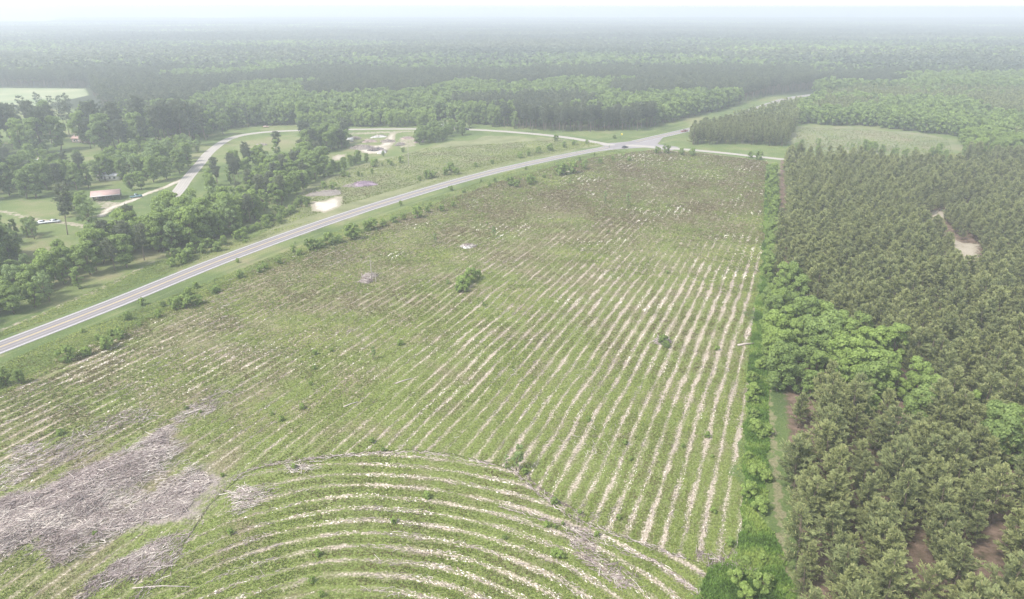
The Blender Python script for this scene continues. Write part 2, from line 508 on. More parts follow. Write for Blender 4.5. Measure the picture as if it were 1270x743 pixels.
def tallpine_proto(seed, h=24.0, low=False):
    r = np.random.default_rng(seed)
    tr = Soup(); cr = Soup()
    lean = r.normal(0, .02, 2) * h
    def axis(z): t = z / h; return np.array([lean[0] * t * t, lean[1] * t * t, z])
    zs = np.linspace(-.4, h * .96, 8)
    tr.tube([axis(z) for z in zs], np.interp(zs, [0, h], [.30, .05]), 6 if not low else 4)
    base = r.uniform(.38, .52)
    C = []; L = []
    nb = 34 if not low else 18
    for i in range(nb):
        t = base + (1 - base) * (i + r.random()) / nb * .98
        rel = (t - base) / (1 - base)
        ln = h * .19 * (math.sin(math.pi * (.18 + .72 * rel)) ** .8) * r.uniform(.55, 1.2)
        az = i * 2.4 + r.normal(0, .5)
        d = np.array([math.cos(az), math.sin(az), 0])
        p0 = axis(h * t); p1 = p0 + d * ln + np.array([0, 0, ln * r.uniform(.05, .45)])
        if not low: tr.tube([p0, (p0 + p1) / 2 - np.array([0, 0, .2]), p1], [.10, .06, .02], 3)
        k = 15 if not low else 6
        for f in r.uniform(.35, 1.05, k):
            q = p0 + (p1 - p0) * f
            C.append(q + r.normal(0, 1, 3) * np.array([.55, .55, .28]) * (.5 + ln * .13))
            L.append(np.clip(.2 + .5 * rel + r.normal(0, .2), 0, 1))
    C = np.array(C); L = np.array(L); n = len(C)
    for k in range(7 if not low else 3):
        dd = unit(rvec(r, n) + [0, 0, .5]); a = unit(np.cross(dd, rvec(r, n)))
        s_ = r.uniform(.6, 1.3, (n, 1)) * (1 if not low else 1.7)
        cr.quadcards(C + r.normal(0, .32, (n, 3)), a * .13 * s_, dd * .36 * s_, np.clip(L + r.normal(0, .12, n), 0, 1))
    return tr, cr

def broad_proto(seed, h=12.0, rad=4.0, base=.12, n_leaf=5000, clumps=30, low=False, shape=1.0, leaf=.195):
    r = np.random.default_rng(seed)
    tr = Soup(); cr = Soup()
    zs = np.array([-.3, .15 * h, .35 * h, .6 * h])
    off = r.normal(0, .03 * h, (4, 2)); off[0] = 0
    tp = np.column_stack([off, zs])
    tr.tube(tp, np.array([.022, .018, .013, .006]) * h, 6 if not low else 4)
    cs = []
    for i in range(clumps):
        t = (i + .5) / clumps
        z = h * (base + (1 - base) * (t ** .85))
        rel = t
        w = rad * (math.sin(math.pi * (.12 + .80 * rel)) ** (.6 * shape))
        az = i * 2.4 + r.normal(0, .5)
        rr = w * r.uniform(.35, .85)
        c = np.array([math.cos(az) * rr, math.sin(az) * rr, min(z, h * .93)])
        s_ = rad * r.uniform(.18, .42)
        cs.append((c, s_))
        if not low and i % 2 == 0: tr.tube([tp[2], (tp[2] + c) / 2 + [0, 0, -.05 * h], c], [.008 * h, .005 * h, .002 * h], 3)
    wts = np.array([s_ ** 2 for c, s_ in cs]); wts /= wts.sum()
    for (c, s_), w in zip(cs, wts):
        n = max(6, int(n_leaf * w))
        u = rvec(r, n); u[:, 2] = np.where(u[:, 2] < -.35, -u[:, 2], u[:, 2])
        d = s_ * r.uniform(.55, 1.12, (n, 1)) ** .6
        pos = c + u * d * [1, 1, .78]
        pos[:, 2] = np.maximum(pos[:, 2], .15)
        nn = unit(u + r.normal(0, .55, (n, 3)) + [0, 0, .3])
        a = unit(np.cross(nn, rvec(r, n))); b = np.cross(nn, a)
        s2 = leaf * r.uniform(.6, 1.35, (n, 1)) * (1 if not low else 2.3)
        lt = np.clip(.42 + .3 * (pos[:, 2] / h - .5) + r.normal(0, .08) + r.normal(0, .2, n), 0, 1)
        cr.quadcards(pos, a * s2, b * s2 * .75, lt)
    return tr, cr

def snag_proto(seed, h=11.0):
    r = np.random.default_rng(seed); tr = Soup(); br = Soup()
    tr.tube([(0, 0, -.3), (.1, 0, h * .4), (.05, .1, h * .75), (.2, .1, h)], [.2, .14, .08, .02], 6)
    for i in range(12):
        z = h * r.uniform(.4, .95); az = r.uniform(0, 6.3); ln = r.uniform(.6, 1.8)
        br.tube([(0.08, .05, z), (math.cos(az) * ln, math.sin(az) * ln, z + ln * .5)], [.045, .012], 3)
    return tr, br

PROTO = {}
def mk(kind, trcr, mat, bark='bark'):
    tr, cr = trcr
    i = len(PROTO.get(kind, []))
    PROTO.setdefault(kind, []).append((tr.mesh('trunk', M[bark]), cr.mesh('crown', M[mat]), tr, cr))
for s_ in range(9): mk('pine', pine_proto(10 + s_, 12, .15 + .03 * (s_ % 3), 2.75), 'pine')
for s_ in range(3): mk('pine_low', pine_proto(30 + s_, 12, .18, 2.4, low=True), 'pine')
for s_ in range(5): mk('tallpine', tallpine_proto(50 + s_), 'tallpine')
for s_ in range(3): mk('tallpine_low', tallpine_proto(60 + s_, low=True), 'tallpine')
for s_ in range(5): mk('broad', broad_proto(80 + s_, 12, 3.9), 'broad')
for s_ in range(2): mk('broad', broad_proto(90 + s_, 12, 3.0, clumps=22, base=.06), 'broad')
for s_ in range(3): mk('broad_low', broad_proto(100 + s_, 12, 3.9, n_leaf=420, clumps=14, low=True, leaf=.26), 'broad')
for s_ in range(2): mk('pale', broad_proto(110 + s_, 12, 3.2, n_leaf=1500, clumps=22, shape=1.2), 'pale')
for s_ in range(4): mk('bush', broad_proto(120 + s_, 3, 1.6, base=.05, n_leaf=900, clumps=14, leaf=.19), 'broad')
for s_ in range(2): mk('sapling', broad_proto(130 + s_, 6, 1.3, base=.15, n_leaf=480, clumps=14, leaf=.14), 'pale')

# ------------------------------------------------------------------ GROUND: one sheet to the horizon
def grow(a, step, k, lim):
    out = [a]
    while out[-1] < lim: out.append(out[-1] + max(step, k * out[-1]))
    return np.array(out)
yy = np.concatenate([[-30000, -8000, -2000, -500, -120, -40, 0, 25], np.arange(40, 330, 1.5), grow(330, 1.5, .009, 34000)])
xr = grow(200, 1.6, .02, 34000)
xx = np.concatenate([-xr[::-1], np.arange(-198.4, 199, 1.6), xr])
X, Y = np.meshgrid(xx, yy)
nx_, ny_ = len(xx), len(yy)
x = X.ravel(); y = Y.ravel()
def WARP(x, y, a=14.0, s=9.0):
    return x + (fbm(x, y, s, 701, 3) - .5) * a, y + (fbm(x, y, s, 709, 3) - .5) * a
def MOUND(x, y):
    return .1 + 4.2 * np.clip(fbm(x * .79 - y * .62, (x * .62 + y * .79) * .3, 5.5, 5, 3) - .38, 0, 1)
def VIS(x, y):
    '''how plainly the bare lanes show'''
    v = 1.0 - .68 * np.clip((y - 205) / 90, 0, 1)
    v *= 1.0 - .38 * np.clip((-8 - x) / 40, 0, 1) * np.clip((y - 118) / 12, 0, 1)
    v = v * (.72 + .56 * fbm(x, y, 26, 301, 3))
    v = np.maximum(v, .9 * np.exp(-((x + 112) / 22) ** 2 - ((y - 128) / 12) ** 2))
    return np.clip(v, 0, 1)
def masks(x, y):
    m = {}
    m['field'] = softpoly(*WARP(x, y, 9, 7), FIELD, 2.5)
    m['curve'] = softpoly(x, y, CURVE, 1.6)
    m['weed'] = softpoly(*WARP(x, y, 5, 5), WEED, 2.5)
    d = np.zeros(x.shape)
    wx, wy = WARP(x, y)
    for p, w in zip(DEB, DEBW): d = np.maximum(d, softpoly(wx, wy, p, 5.0) * w)
    k_ = d > 0
    st = fbm(x * .35 - y * .25, (x * .62 + y * .79) * .22, 3.2, 401, 3)
    d = np.where(k_, np.clip(d * (.1 + 1.6 * st), 0, 1), 0)
    m['debris'] = d
    s = np.zeros(x.shape)
    for p, w in zip(SANDS, SANDW): s = np.maximum(s, softpoly(x, y, p, 2.6) * w)
    s = np.maximum(s, np.clip(1.5 - segdist(x, y, TRACKL) / 1.2, 0, .55))
    s = np.maximum(s, np.clip(1.8 - segdist(x, y, DRIVE) / 1.5, 0, .85))
    s = np.maximum(s, np.clip(1.6 - segdist(x, y, FARMLANE) / 1.9, 0, .62))
    s = np.maximum(s, np.clip(1.45 - segdist(x, y, trail) / 1.5, 0, .70))
    s = s * np.clip(.55 + .9 * fbm(x, y, 6, 733, 3), 0, 1) ** .5
    m['sand'] = s
    m['lawn'] = fbm(x, y, 30, 222, 4)
    m['straw'] = softpoly(x, y, STRAW[0], 3)
    m['trackr'] = np.clip(1.25 - segdist(x, y, TRACKR) / 1.2, 0, .62)
    m['field2'] = softpoly(*WARP(x, y, 16, 14), FIELD2, 4)
    m['past'] = softpoly(*WARP(x, y, 40, 30), PAST[1], 8)
    m['pasl'] = np.maximum.reduce([softpoly(x, y, PAST[0], 6)] + [softpoly(x, y, p, 40) for p in FARP])
    rd = segdist(x, y, MAINROAD[::2])
    m['rd'] = np.clip(rd, 0, 60)
    px, py, dd = P(x, y)
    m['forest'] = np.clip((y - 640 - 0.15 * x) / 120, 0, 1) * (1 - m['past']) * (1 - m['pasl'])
    return m
mm = masks(x, y)
z = np.zeros_like(x)
debh = mm['debris'] ** 1.5 * MOUND(x, y)
z += debh
z += .12 * (vnoise(x, y, 14, 3) - .5) * mm['field'] * (1 - np.clip((y - 300) / 100, 0, 1))
idx = np.arange(nx_ * ny_).reshape(ny_, nx_)
Q = np.stack([idx[:-1, :-1], idx[:-1, 1:], idx[1:, 1:], idx[1:, :-1]], -1).reshape(-1, 4)

gm, gt = nt('ground_cover'); b = NB(gt)
pos = b.geo()
us = b.attr('us'); uc = b.attr('uc')
fl = b.attr('field'); cv = b.attr('curve')
nA = b.noise(pos, .5, 3, .6)       # 2 m
nB = b.noise(pos, 2.2, 3, .65)     # half metre
nC = b.noise(pos, .09, 3, .55)     # 11 m
nD = b.noise(pos, .025, 3, .5)     # 40 m
nE = b.noise(pos, 7.0, 2, .6)      # clods
edge = b.math('MULTIPLY', b.math('SUBTRACT', nA, .5), 1.1)
cvm = b.step(b.math('ADD', cv, b.math('MULTIPLY', edge, .2)), .45, .55)
u = b.mixf(cvm, us, uc)
u = b.math('ADD', u, b.math('MULTIPLY', b.math('SUBTRACT', nA, .5), .34))
fr = b.math('FRACT', u)
d = b.math('MULTIPLY', b.math('ABSOLUTE', b.math('SUBTRACT', fr, .5)), 2)      # 1 on the bare lane, 0 between
rowv = b.attr('rowv')
th = b.math('ADD', d, b.math('ADD', b.math('MULTIPLY', b.math('SUBTRACT', nB, .5), 1.5), b.math('MULTIPLY', b.math('SUBTRACT', nC, .5), .55)))
th = b.math('ADD', th, b.math('MULTIPLY', b.math('SUBTRACT', rowv, .5), .7))
rid = b.n('ShaderNodeCombineXYZ'); sp0 = b.n('ShaderNodeSeparateXYZ'); b.set(sp0.inputs[0], pos)
b.set(rid.inputs[0], b.math('MULTIPLY', b.math('ROUND', u), 7.31)); b.set(rid.inputs[1], b.math('MULTIPLY', b.mixf(cvm, sp0.outputs[1], sp0.outputs[0]), .06))
rn = b.noise(rid.outputs[0], 1.0, 3, .6)          # every lane has its own wear, changing along its length
th = b.math('ADD', th, b.math('MULTIPLY', b.math('SUBTRACT', rn, .5), 1.6))
vis = b.attr('vis')
cmb = b.n('ShaderNodeCombineXYZ'); sepx = b.n('ShaderNodeSeparateXYZ'); b.set(sepx.inputs[0], pos)
b.set(cmb.inputs[0], b.math('MULTIPLY', u, 3.1)); b.set(cmb.inputs[1], b.math('MULTIPLY', b.mixf(cvm, sepx.outputs[1], sepx.outputs[0]), .22))
nS = b.noise(cmb.outputs[0], 1.0, 3, .6)        # streaks drawn out along the rows
bare = b.math('MULTIPLY', b.step(b.math('ADD', th, b.math('MULTIPLY', b.math('SUBTRACT', nS, .5), 1.0)), .84, 1.10), b.step(b.math('ADD', vis, b.math('SUBTRACT', nA, .5)), .2, .75))
halo = b.step(b.math('ADD', th, b.math('MULTIPLY', b.math('SUBTRACT', nS, .5), 1.2)), .50, .88)
grass = b.ramp(b.math('ADD', b.math('MULTIPLY', nB, .6), b.math('MULTIPLY', nE, .4)), [(.34, (.075, .082, .034)), (.45, (.125, .155, .04)), (.55, (.185, .225, .06)), (.66, (.30, .30, .13))])
olive = b.ramp(nB, [(.25, (.12, .105, .055)), (.5, (.20, .18, .095)), (.75, (.30, .26, .16))])
fg = b.mix(b.step(b.math('ADD', nC, b.math('MULTIPLY', b.attr('dry'), .5)), .55, .85), grass, olive)
litter = b.ramp(nE, [(.2, (.15, .12, .085)), (.5, (.28, .235, .17)), (.8, (.42, .36, .27))])
sand = b.ramp(b.math('ADD', b.math('MULTIPLY', nE, .5), b.math('MULTIPLY', nB, .5)), [(.34, (.20, .155, .12)), (.5, (.42, .34, .27)), (.64, (.68, .58, .47))])
pink = b.ramp(nS, [(.35, (.17, .15, .085)), (.55, (.29, .235, .165)), (.72, (.40, .33, .25))])
fg = b.mix(b.math('MULTIPLY', b.step(b.math('ADD', nS, b.math('MULTIPLY', b.math('SUBTRACT', nB, .5), .8)), .50, .72), b.mixf(b.attr('dry'), .25, .8)), fg, pink)
fg = b.mix(b.math('MULTIPLY', b.step(b.math('ADD', nS, b.math('MULTIPLY', b.math('SUBTRACT', nB, .5), .6)), .46, .34), b.mixf(vis, .75, .35)), fg, (.115, .088, .055))
furrow = b.math('MULTIPLY', b.step(b.math('ABSOLUTE', b.math('SUBTRACT', th, .62)), .12, .02), b.math('MULTIPLY', b.step(nC, .4, .65), .55))
fc = b.mix(b.math('MULTIPLY', halo, .50), fg, litter)
fc = b.mix(furrow, fc, (.13, .095, .065))
fc = b.mix(b.math('MULTIPLY', bare, .8), fc, sand)
# other covers
verge = b.ramp(b.math('ADD', b.math('MULTIPLY', nB, .35), b.math('ADD', b.math('MULTIPLY', nC, .3), b.math('MULTIPLY', b.attr('lawn'), .4))), [(.34, (.07, .10, .035)), (.46, (.11, .15, .048)), (.55, (.15, .185, .062)), (.66, (.23, .215, .11))])
rdc = b.n('ShaderNodeCombineXYZ'); b.set(rdc.inputs[0], b.math('MULTIPLY', b.attr('rd'), .55)); b.set(rdc.inputs[1], b.math('MULTIPLY', sepx.outputs[1], .035))
rs = b.noise(rdc.outputs[0], 1.0, 3, .65)
near_rd = b.step(b.attr('rd'), 34, 22)
verge = b.mix(b.math('MULTIPLY', b.step(rs, .50, .68), b.math('MULTIPLY', near_rd, .6)), verge, (.09, .125, .04))
verge = b.mix(b.math('MULTIPLY', b.step(rs, .46, .30), b.math('MULTIPLY', near_rd, .45)), verge, (.32, .29, .15))
verge = b.mix(b.math('MULTIPLY', b.step(b.math('ABSOLUTE', b.math('SUBTRACT', b.attr('rd'), b.math('ADD', 9.5, b.math('MULTIPLY', nC, 2.0)))), 1.3, .2), .45), verge, (.085, .11, .045))
verge = b.mix(b.math('MULTIPLY', b.step(b.math('ADD', nB, b.math('MULTIPLY', nA, .7)), .95, 1.15), .45), verge, (.30, .26, .17))
rough = b.ramp(b.math('ADD', b.math('MULTIPLY', nB, .55), b.math('MULTIPLY', nC, .45)), [(.28, (.10, .105, .05)), (.5, (.19, .20, .095)), (.72, (.31, .28, .17))])
verge = b.mix(b.math('MULTIPLY', b.step(b.math('ADD', b.math('MULTIPLY', nA, .5), b.math('MULTIPLY', nC, .5)), .54, .66), .5), verge, (.235, .195, .12))
verge = b.mix(b.math('MULTIPLY', b.step(b.math('ADD', b.math('MULTIPLY', nB, .5), b.math('MULTIPLY', nE, .5)), .47, .36), .5), verge, (.06, .09, .03))
col = verge
def over(mask, c, lo=.38, hi=.62, k=.5, strength=1.0):
    global col
    f = b.step(b.math('ADD', mask, b.math('MULTIPLY', edge, k)), lo, hi)
    if strength < 1: f = b.math('MULTIPLY', f, strength)
    col = b.mix(f, col, c)
over(b.attr('field2'), rough)
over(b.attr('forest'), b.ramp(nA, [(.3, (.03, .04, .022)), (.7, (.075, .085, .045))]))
over(b.attr('past'), k=1.2, c=b.ramp(b.math('ADD', b.math('MULTIPLY', nC, .5), b.math('MULTIPLY', nD, .5)), [(.32, (.13, .16, .075)), (.5, (.19, .20, .105)), (.66, (.25, .225, .14))]))
over(b.attr('pasl'), b.ramp(nD, [(.3, (.20, .25, .13)), (.7, (.33, .33, .20))]))
over(fl, fc)
over(b.attr('straw'), b.ramp(nA, [(.25, (.06, .055, .03)), (.5, (.15, .105, .075)), (.75, (.27, .19, .145))]))
over(b.attr('weed'), b.ramp(b.math('ADD', b.math('MULTIPLY', nB, .5), b.math('MULTIPLY', nA, .5)), [(.3, (.08, .12, .03)), (.5, (.15, .215, .055)), (.7, (.26, .29, .11))]), k=1.0)
over(b.attr('trackr'), b.ramp(nB, [(.3, (.15, .145, .07)), (.7, (.31, .26, .165))]), k=1.3, strength=.8)
over(b.attr('debris'), b.ramp(b.math('ADD', b.math('MULTIPLY', nE, .5), b.math('MULTIPLY', nB, .5)), [(.3, (.15, .12, .11)), (.5, (.30, .245, .225)), (.7, (.42, .36, .325))]), .30, .80, k=1.0, strength=.9)
over(b.attr('sand'), b.mix(b.step(b.attr('sand'), .72, .95), b.ramp(nB, [(.25, (.24, .20, .14)), (.55, (.36, .31, .23)), (.8, (.47, .42, .33))]), b.ramp(nB, [(.25, (.46, .40, .32)), (.55, (.62, .57, .48)), (.8, (.72, .68, .60))])), .42, .66, k=.9)
hgt = b.math('ADD', b.math('MULTIPLY', nE, .5), b.math('ADD', b.math('MULTIPLY', nB, 1.2), b.math('MULTIPLY', b.math('MULTIPLY', d, fl), -.9)))
b.out(col, .95, bump=hgt, dist=.22, spec=.08)
g_me = mesh_from('ground', np.stack([x, y, z], 1), Q, gm, smooth=True, attrs={
    'us': usv(x, y), 'uc': ucv(x, y),
    'vis': VIS(x, y),
    'rowv': np.clip(.44 - .0022 * np.clip(y - 200, 0, 200) + .0045 * np.clip(x, -50, 60) + .05 * mm['curve'] * (x < 60) + .3 * np.exp(-((x + 115) / 22) ** 2 - ((y - 128) / 16) ** 2), 0, 1),
    'dry': np.clip(.10 + (y - 130) / 330 + .3 * (x < -20) * np.clip((-20 - x) / 60, 0, 1), 0, 1),
    **{k: v for k, v in mm.items()}})
ground = link('ground', g_me); tag(ground, kind='structure')

# ------------------------------------------------------------------ roads
def ribbon(name, line, w0, w1, mat, z=.03, side=0.0):
    p = np.asarray(line); n = len(p)
    t = unit(np.gradient(p, axis=0)); nn = np.stack([t[:, 1], -t[:, 0]], 1)
    w = np.linspace(w0, w1, n)[:, None] if np.isscalar(w0) else w0[:, None]
    k = 7
    V = []; 
    for j in range(k):
        f = (j / (k - 1) - .5)
        q = p + nn * (f * w + side)
        V.append(np.column_stack([q, np.full(n, z + .08 * (1 - (2 * f) ** 2) * (z > .02 and z < .2))]))
    V = np.stack(V, 1).reshape(-1, 3)
    idx = np.arange(n * k).reshape(n, k)
    Q = np.stack([idx[:-1, :-1], idx[:-1, 1:], idx[1:, 1:], idx[1:, :-1]], -1).reshape(-1, 4)
    L = np.concatenate([[0], np.cumsum(np.hypot(*np.diff(p, axis=0).T))])
    me = mesh_from(name, V, Q, mat, smooth=True, attrs={'across': np.tile(np.linspace(-1, 1, k), n), 'along': np.repeat(L, k)})
    o = link(name, me); tag(o, kind='structure')
    return o
def road_mat(name, c0, c1, tracks=.2):
    m, t = nt(name); b = NB(t)
    pos = b.geo(); n1 = b.noise(pos, .35, 4, .6); n2 = b.noise(pos, 6, 2, .6)
    ac = b.math('ABSOLUTE', b.attr('across'))
    tr = b.math('ABSOLUTE', b.math('SUBTRACT', b.math('ABSOLUTE', b.math('SUBTRACT', ac, .42)), .17))
    tr = b.step(tr, .14, .02)
    c = b.mix(b.math('ADD', b.math('MULTIPLY', n1, .6), b.math('MULTIPLY', n2, .4)), c0, c1)
    c = b.mix(b.math('MULTIPLY', tr, tracks), c, tuple(np.array(c0) * .55))
    b.out(c, .9, bump=n2, dist=.01, spec=.15)
    return m
M['asphalt'] = road_mat('weathered_asphalt', (.20, .18, .178), (.31, .28, .27), .5)
M['gravel'] = road_mat('pale_gravel', (.29, .26, .225), (.44, .40, .35), .25)
M['white_paint'] = simple('white_road_paint', (.72, .72, .69), .7, .15, 1.5)
M['yellow_paint'] = simple('yellow_road_paint', (.66, .47, .10), .7, .15, 1.5)
# run the highway ribbons a touch above the ground sheet
ribbon('highway', MAINROAD, 8.6, 8.6, M['asphalt'], .05)
ribbon('gravel_road', GRAVEL, 6.0, 6.5, M['gravel'], .03)
ribbon('side_road', EASTROAD, 6.5, 4.6, M['gravel'], .034)
# flared apron at the crossing
xc, yc = MAINROAD[0] * 0 + gp([(772, 180.5)])[0]
def apron():
    pts = gp([(742, 178.5), (752, 182), (735, 188.5), (765, 185.2), (800, 183), (834, 186.5), (842, 182.5), (815, 179), (822, 171), (790, 174.5), (765, 177)])
    c = pts.mean(0); ang = np.arctan2(*(pts - c).T[::-1]); pts = pts[np.argsort(ang)]
    V = np.vstack([np.column_stack([pts, np.full(len(pts), .036)]), [[c[0], c[1], .036]]])
    n = len(pts); T = [(i, (i + 1) % n, n) for i in range(n)]
    o = link('junction_apron', mesh_from('junction_apron', V, T, M['asphalt'], attrs={'across': np.zeros(n + 1), 'along': np.zeros(n + 1)})); tag(o, kind='structure')
apron()
def marking():
    s = Soup(); p = MAINROAD
    t = unit(np.gradient(p, axis=0)); nn = np.stack([t[:, 1], -t[:, 0]], 1)
    s2 = Soup()
    gapc = gp([(772, 180.5)])[0]
    for off, w, so_ in ((-3.65, .16, s), (3.65, .16, s), (-.14, .11, s2), (.14, .11, s2)):
        zc = .05 + .08 * (1 - (off / 4.3) ** 2) + .006
        q0 = p + nn * (off - w / 2); q1 = p + nn * (off + w / 2)
        V = np.concatenate([np.column_stack([q0, np.full(len(p), zc)]), np.column_stack([q1, np.full(len(p), zc)])])
        n = len(p); T = []
        for i in range(n - 1):
            if np.hypot(*(p[i] - gapc)) < 16: continue
            T += [(i, i + n, i + 1 + n), (i, i + 1 + n, i + 1)]
        so_.add(V, T)
    o = link('road_edge_lines', s.mesh('road_edge_lines', M['white_paint'])); tag(o, kind='structure')
    o = link('road_centre_lines', s2.mesh('road_centre_lines', M['yellow_paint'])); tag(o, kind='structure')
# markings follow a finer line
MAINROAD_F = MAINROAD
marking()

# ------------------------------------------------------------------ tree list
TREES = []      # kind, x, y, height, tint, zone
def jgrid(poly, sx, sy, ang=0.0, jit=.35, seed=1):
    """jittered grid of points in a polygon, rows turned by ang"""
    r = np.random.default_rng(seed)
    c = poly.mean(0); ca, sa = math.cos(ang), math.sin(ang)
    q = (poly - c) @ np.array([[ca, -sa], [sa, ca]])
    gx = np.arange(q[:, 0].min(), q[:, 0].max(), sx); gy = np.arange(q[:, 1].min(), q[:, 1].max(), sy)
    A, B = np.meshgrid(gx, gy); A = A.ravel(); B = B.ravel()
    A = A + r.normal(0, 1, A.size) * jit * sx * .5; B = B + r.normal(0, 1, B.size) * jit * sy
    p = np.column_stack([A, B]) @ np.array([[ca, sa], [-sa, ca]]) + c
    return p[inside(p[:, 0], p[:, 1], poly)]
def add_trees(pts, kind, h0, h1, t0=0.2, t1=.8, zone='', seed=1):
    r = np.random.default_rng(seed + 999)
    for px_, py_ in pts:
        TREES.append([kind, px_, py_, r.uniform(h0, h1), float(np.clip(r.uniform(t0, t1), 0, 1)), zone])
def clear(pts, polys, m=0.0):
    k = np.ones(len(pts), bool)
    for p in polys: k &= ~inside(pts[:, 0], pts[:, 1], p)
    return pts[k]
def off_roads(pts, m=7.5):
    k = segdist(pts[:, 0], pts[:, 1], MAINROAD) > m + 4
    k &= segdist(pts[:, 0], pts[:, 1], GRAVEL) > m - 2
    k &= segdist(pts[:, 0], pts[:, 1], EASTROAD) > m - 2
    k &= segdist(pts[:, 0], pts[:, 1], DRIVE) > 3.5
    k &= segdist(pts[:, 0], pts[:, 1], FARMLANE) > 3.5
    return pts[k]
def thin(pts, frac, seed=5, noise=None):
    r = np.random.default_rng(seed)
    f = frac if noise is None else frac * np.clip(noise(pts[:, 0], pts[:, 1]), 0, 1)
    return pts[r.random(len(pts)) < f]

rowang = -R(20)
PLANT = gp([(972, 203), (1100, 212), (1270, 226), (1420, 240), (1500, 420), (1500, 860), (988, 860), (984, 740), (978, 640), (972, 560), (964, 500), (960, 440), (962, 340), (966, 260)])
BROADSTRIP = [gp([(952, 372), (985, 362), (1010, 400), (1060, 430), (1078, 470), (1020, 500), (980, 520), (962, 480)]),
              gp([(1010, 450), (1080, 440), (1140, 480), (1155, 530), (1120, 548), (1060, 520)]),
              gp([(1150, 500), (1210, 520), (1290, 580), (1340, 640), (1270, 640), (1190, 575)])]
holes = [gp([(1105, 700), (1120, 680), (1130, 760), (1105, 790)]), gp([(1215, 600), (1245, 590), (1262, 680), (1235, 690)]), gp([(1036, 560), (1062, 556), (1060, 585), (1038, 590)]), gp([(1180, 700), (1215, 690), (1225, 740), (1190, 750)])]
pl = jgrid(PLANT, 5.3, 2.6, rowang, .17, 3)
pl = clear(pl, BROADSTRIP[:2] + holes)
pl = pl[segdist(pl[:, 0], pl[:, 1], trail[:26]) > 3.0]
pl = clear(pl, [gp([(1182, 302), (1216, 302), (1214, 338), (1204, 350), (1182, 346)])])
pl = thin(pl, 1.0, 4, lambda a, c: .42 + .95 * fbm(a, c, 12, 505, 2))
add_trees(pl, 'pine', 7.0, 13.6, 0, 1, 'plantation', 1)
for t in TREES:
    d_ = float(segdist(np.array([t[1]]), np.array([t[2]]), trail[:24])[0])
    if d_ < 15 and t[2] < 330: t[3] *= .6 + .4 * max(0, (d_ - 4) / 11)
for i, bs in enumerate(BROADSTRIP):
    pts = thin(jgrid(bs, 5.2, 4.8, .3, .6, 20 + i), (.95, .9, .35)[i])
    add_trees(pts, 'broad', 5.5, 13.5, .3, 1.0, 'right_broad', 20 + i)
# bushy edge between the field and the plantation
EDGE = gp([(953, 215), (960, 215), (966, 330), (962, 400), (958, 470), (945, 470), (948, 380), (950, 300)])
add_trees(thin(jgrid(EDGE, 3.2, 3.4, rowang, .7, 31), .9), 'broad', 3.0, 8.0, .45, 1.0, 'edge', 31)
EDGE2 = gp([(928, 440), (950, 440), (955, 560), (946, 640), (948, 690), (960, 760), (900, 760), (915, 700), (925, 640), (926, 540)])
add_trees(thin(jgrid(EDGE2, 2.6, 2.8, rowang, .6, 32), .5), 'bush', .8, 3.4, .5, 1, 'edgebush', 32)
# block of dark pines in the crook of the junction, and pines across the far lane
add_trees(off_roads(jgrid(gp([(855, 181), (852, 172), (875, 166), (905, 158), (945, 146), (992, 133), (990, 150), (978, 182), (900, 179)]), 4.2, 4.2, .3, .4, 41)), 'pine', 9.5, 12.5, 0, .35, 'junction')
# woods beyond the gravel road
B1 = gp([(-150, 108), (0, 108), (112, 110), (118, 124), (150, 150), (235, 176), (262, 162), (330, 156), (440, 153), (540, 150), (560, 152), (620, 160), (700, 165), (790, 163), (822, 154), (860, 144), (930, 130), (985, 120), (1010, 110), (1000, 96), (-150, 96)])
pts = off_roads(jgrid(B1, 6.0, 5.6, .2, .45, 51), 9)
pts = pts[segdist(pts[:, 0], pts[:, 1], MAINROAD) > 23]
sel = fbm(pts[:, 0], pts[:, 1], 120, 77, 2)
front = P(pts[:, 0], pts[:, 1])[1]
mixb = (sel > .60) | ((front > 147) & (P(pts[:, 0], pts[:, 1])[0] < 640) & (RNG.random(len(pts)) < .65))
add_trees(pts[mixb], 'broad', 11, 17, 0, .55, 'northwood', 52)
add_trees(pts[~mixb], 'tallpine', 15, 20, 0, .7, 'northwood', 53)
# young bright wood by the building site
add_trees(off_roads(jgrid(gp([(370, 158), (545, 158), (535, 150), (425, 150), (375, 155)]), 4.8, 4.8, .1, .5, 55)), 'broad', 8, 12, .6, 1, 'sitewood', 55)
# the east: mixed low wood round the tan clearing
E1 = gp([(1010, 130), (1060, 118), (1500, 124), (1700, 180), (1700, 260), (1420, 238), (1270, 224), (1195, 204), (1198, 185), (1185, 170), (1080, 158), (985, 154), (990, 140)])
pts = jgrid(E1, 5.6, 5.6, .1, .45, 61)
pts = clear(pts, [gp([(1225, 212), (1300, 214), (1300, 224), (1228, 224)])])
q = fbm(pts[:, 0], pts[:, 1], 90, 33, 2)
add_trees(pts[q > .5], 'broad', 8, 13, .2, .8, 'eastwood', 62)
add_trees(pts[q <= .5], 'pine', 9, 13, .1, .7, 'eastwood', 63)
E2 = gp([(1010, 96), (1500, 96), (1500, 122), (1060, 116), (1010, 118)])
pts = jgrid(E2, 6.5, 6.5, .1, .45, 64)
q = fbm(pts[:, 0], pts[:, 1], 140, 34, 2)
add_trees(pts[q > .48], 'broad', 10, 15, .1, .7, 'eastwood', 65)
add_trees(pts[q <= .48], 'tallpine', 14, 18, 0, .6, 'eastwood', 66)
add_trees(thin(jgrid(gp([(985, 182), (1100, 190), (1190, 198), (1190, 192), (1100, 184), (985, 176)]), 9, 7, .1, .6, 67), .3), 'sapling', 3, 6.5, .3, .9, 'tanclearing', 67)
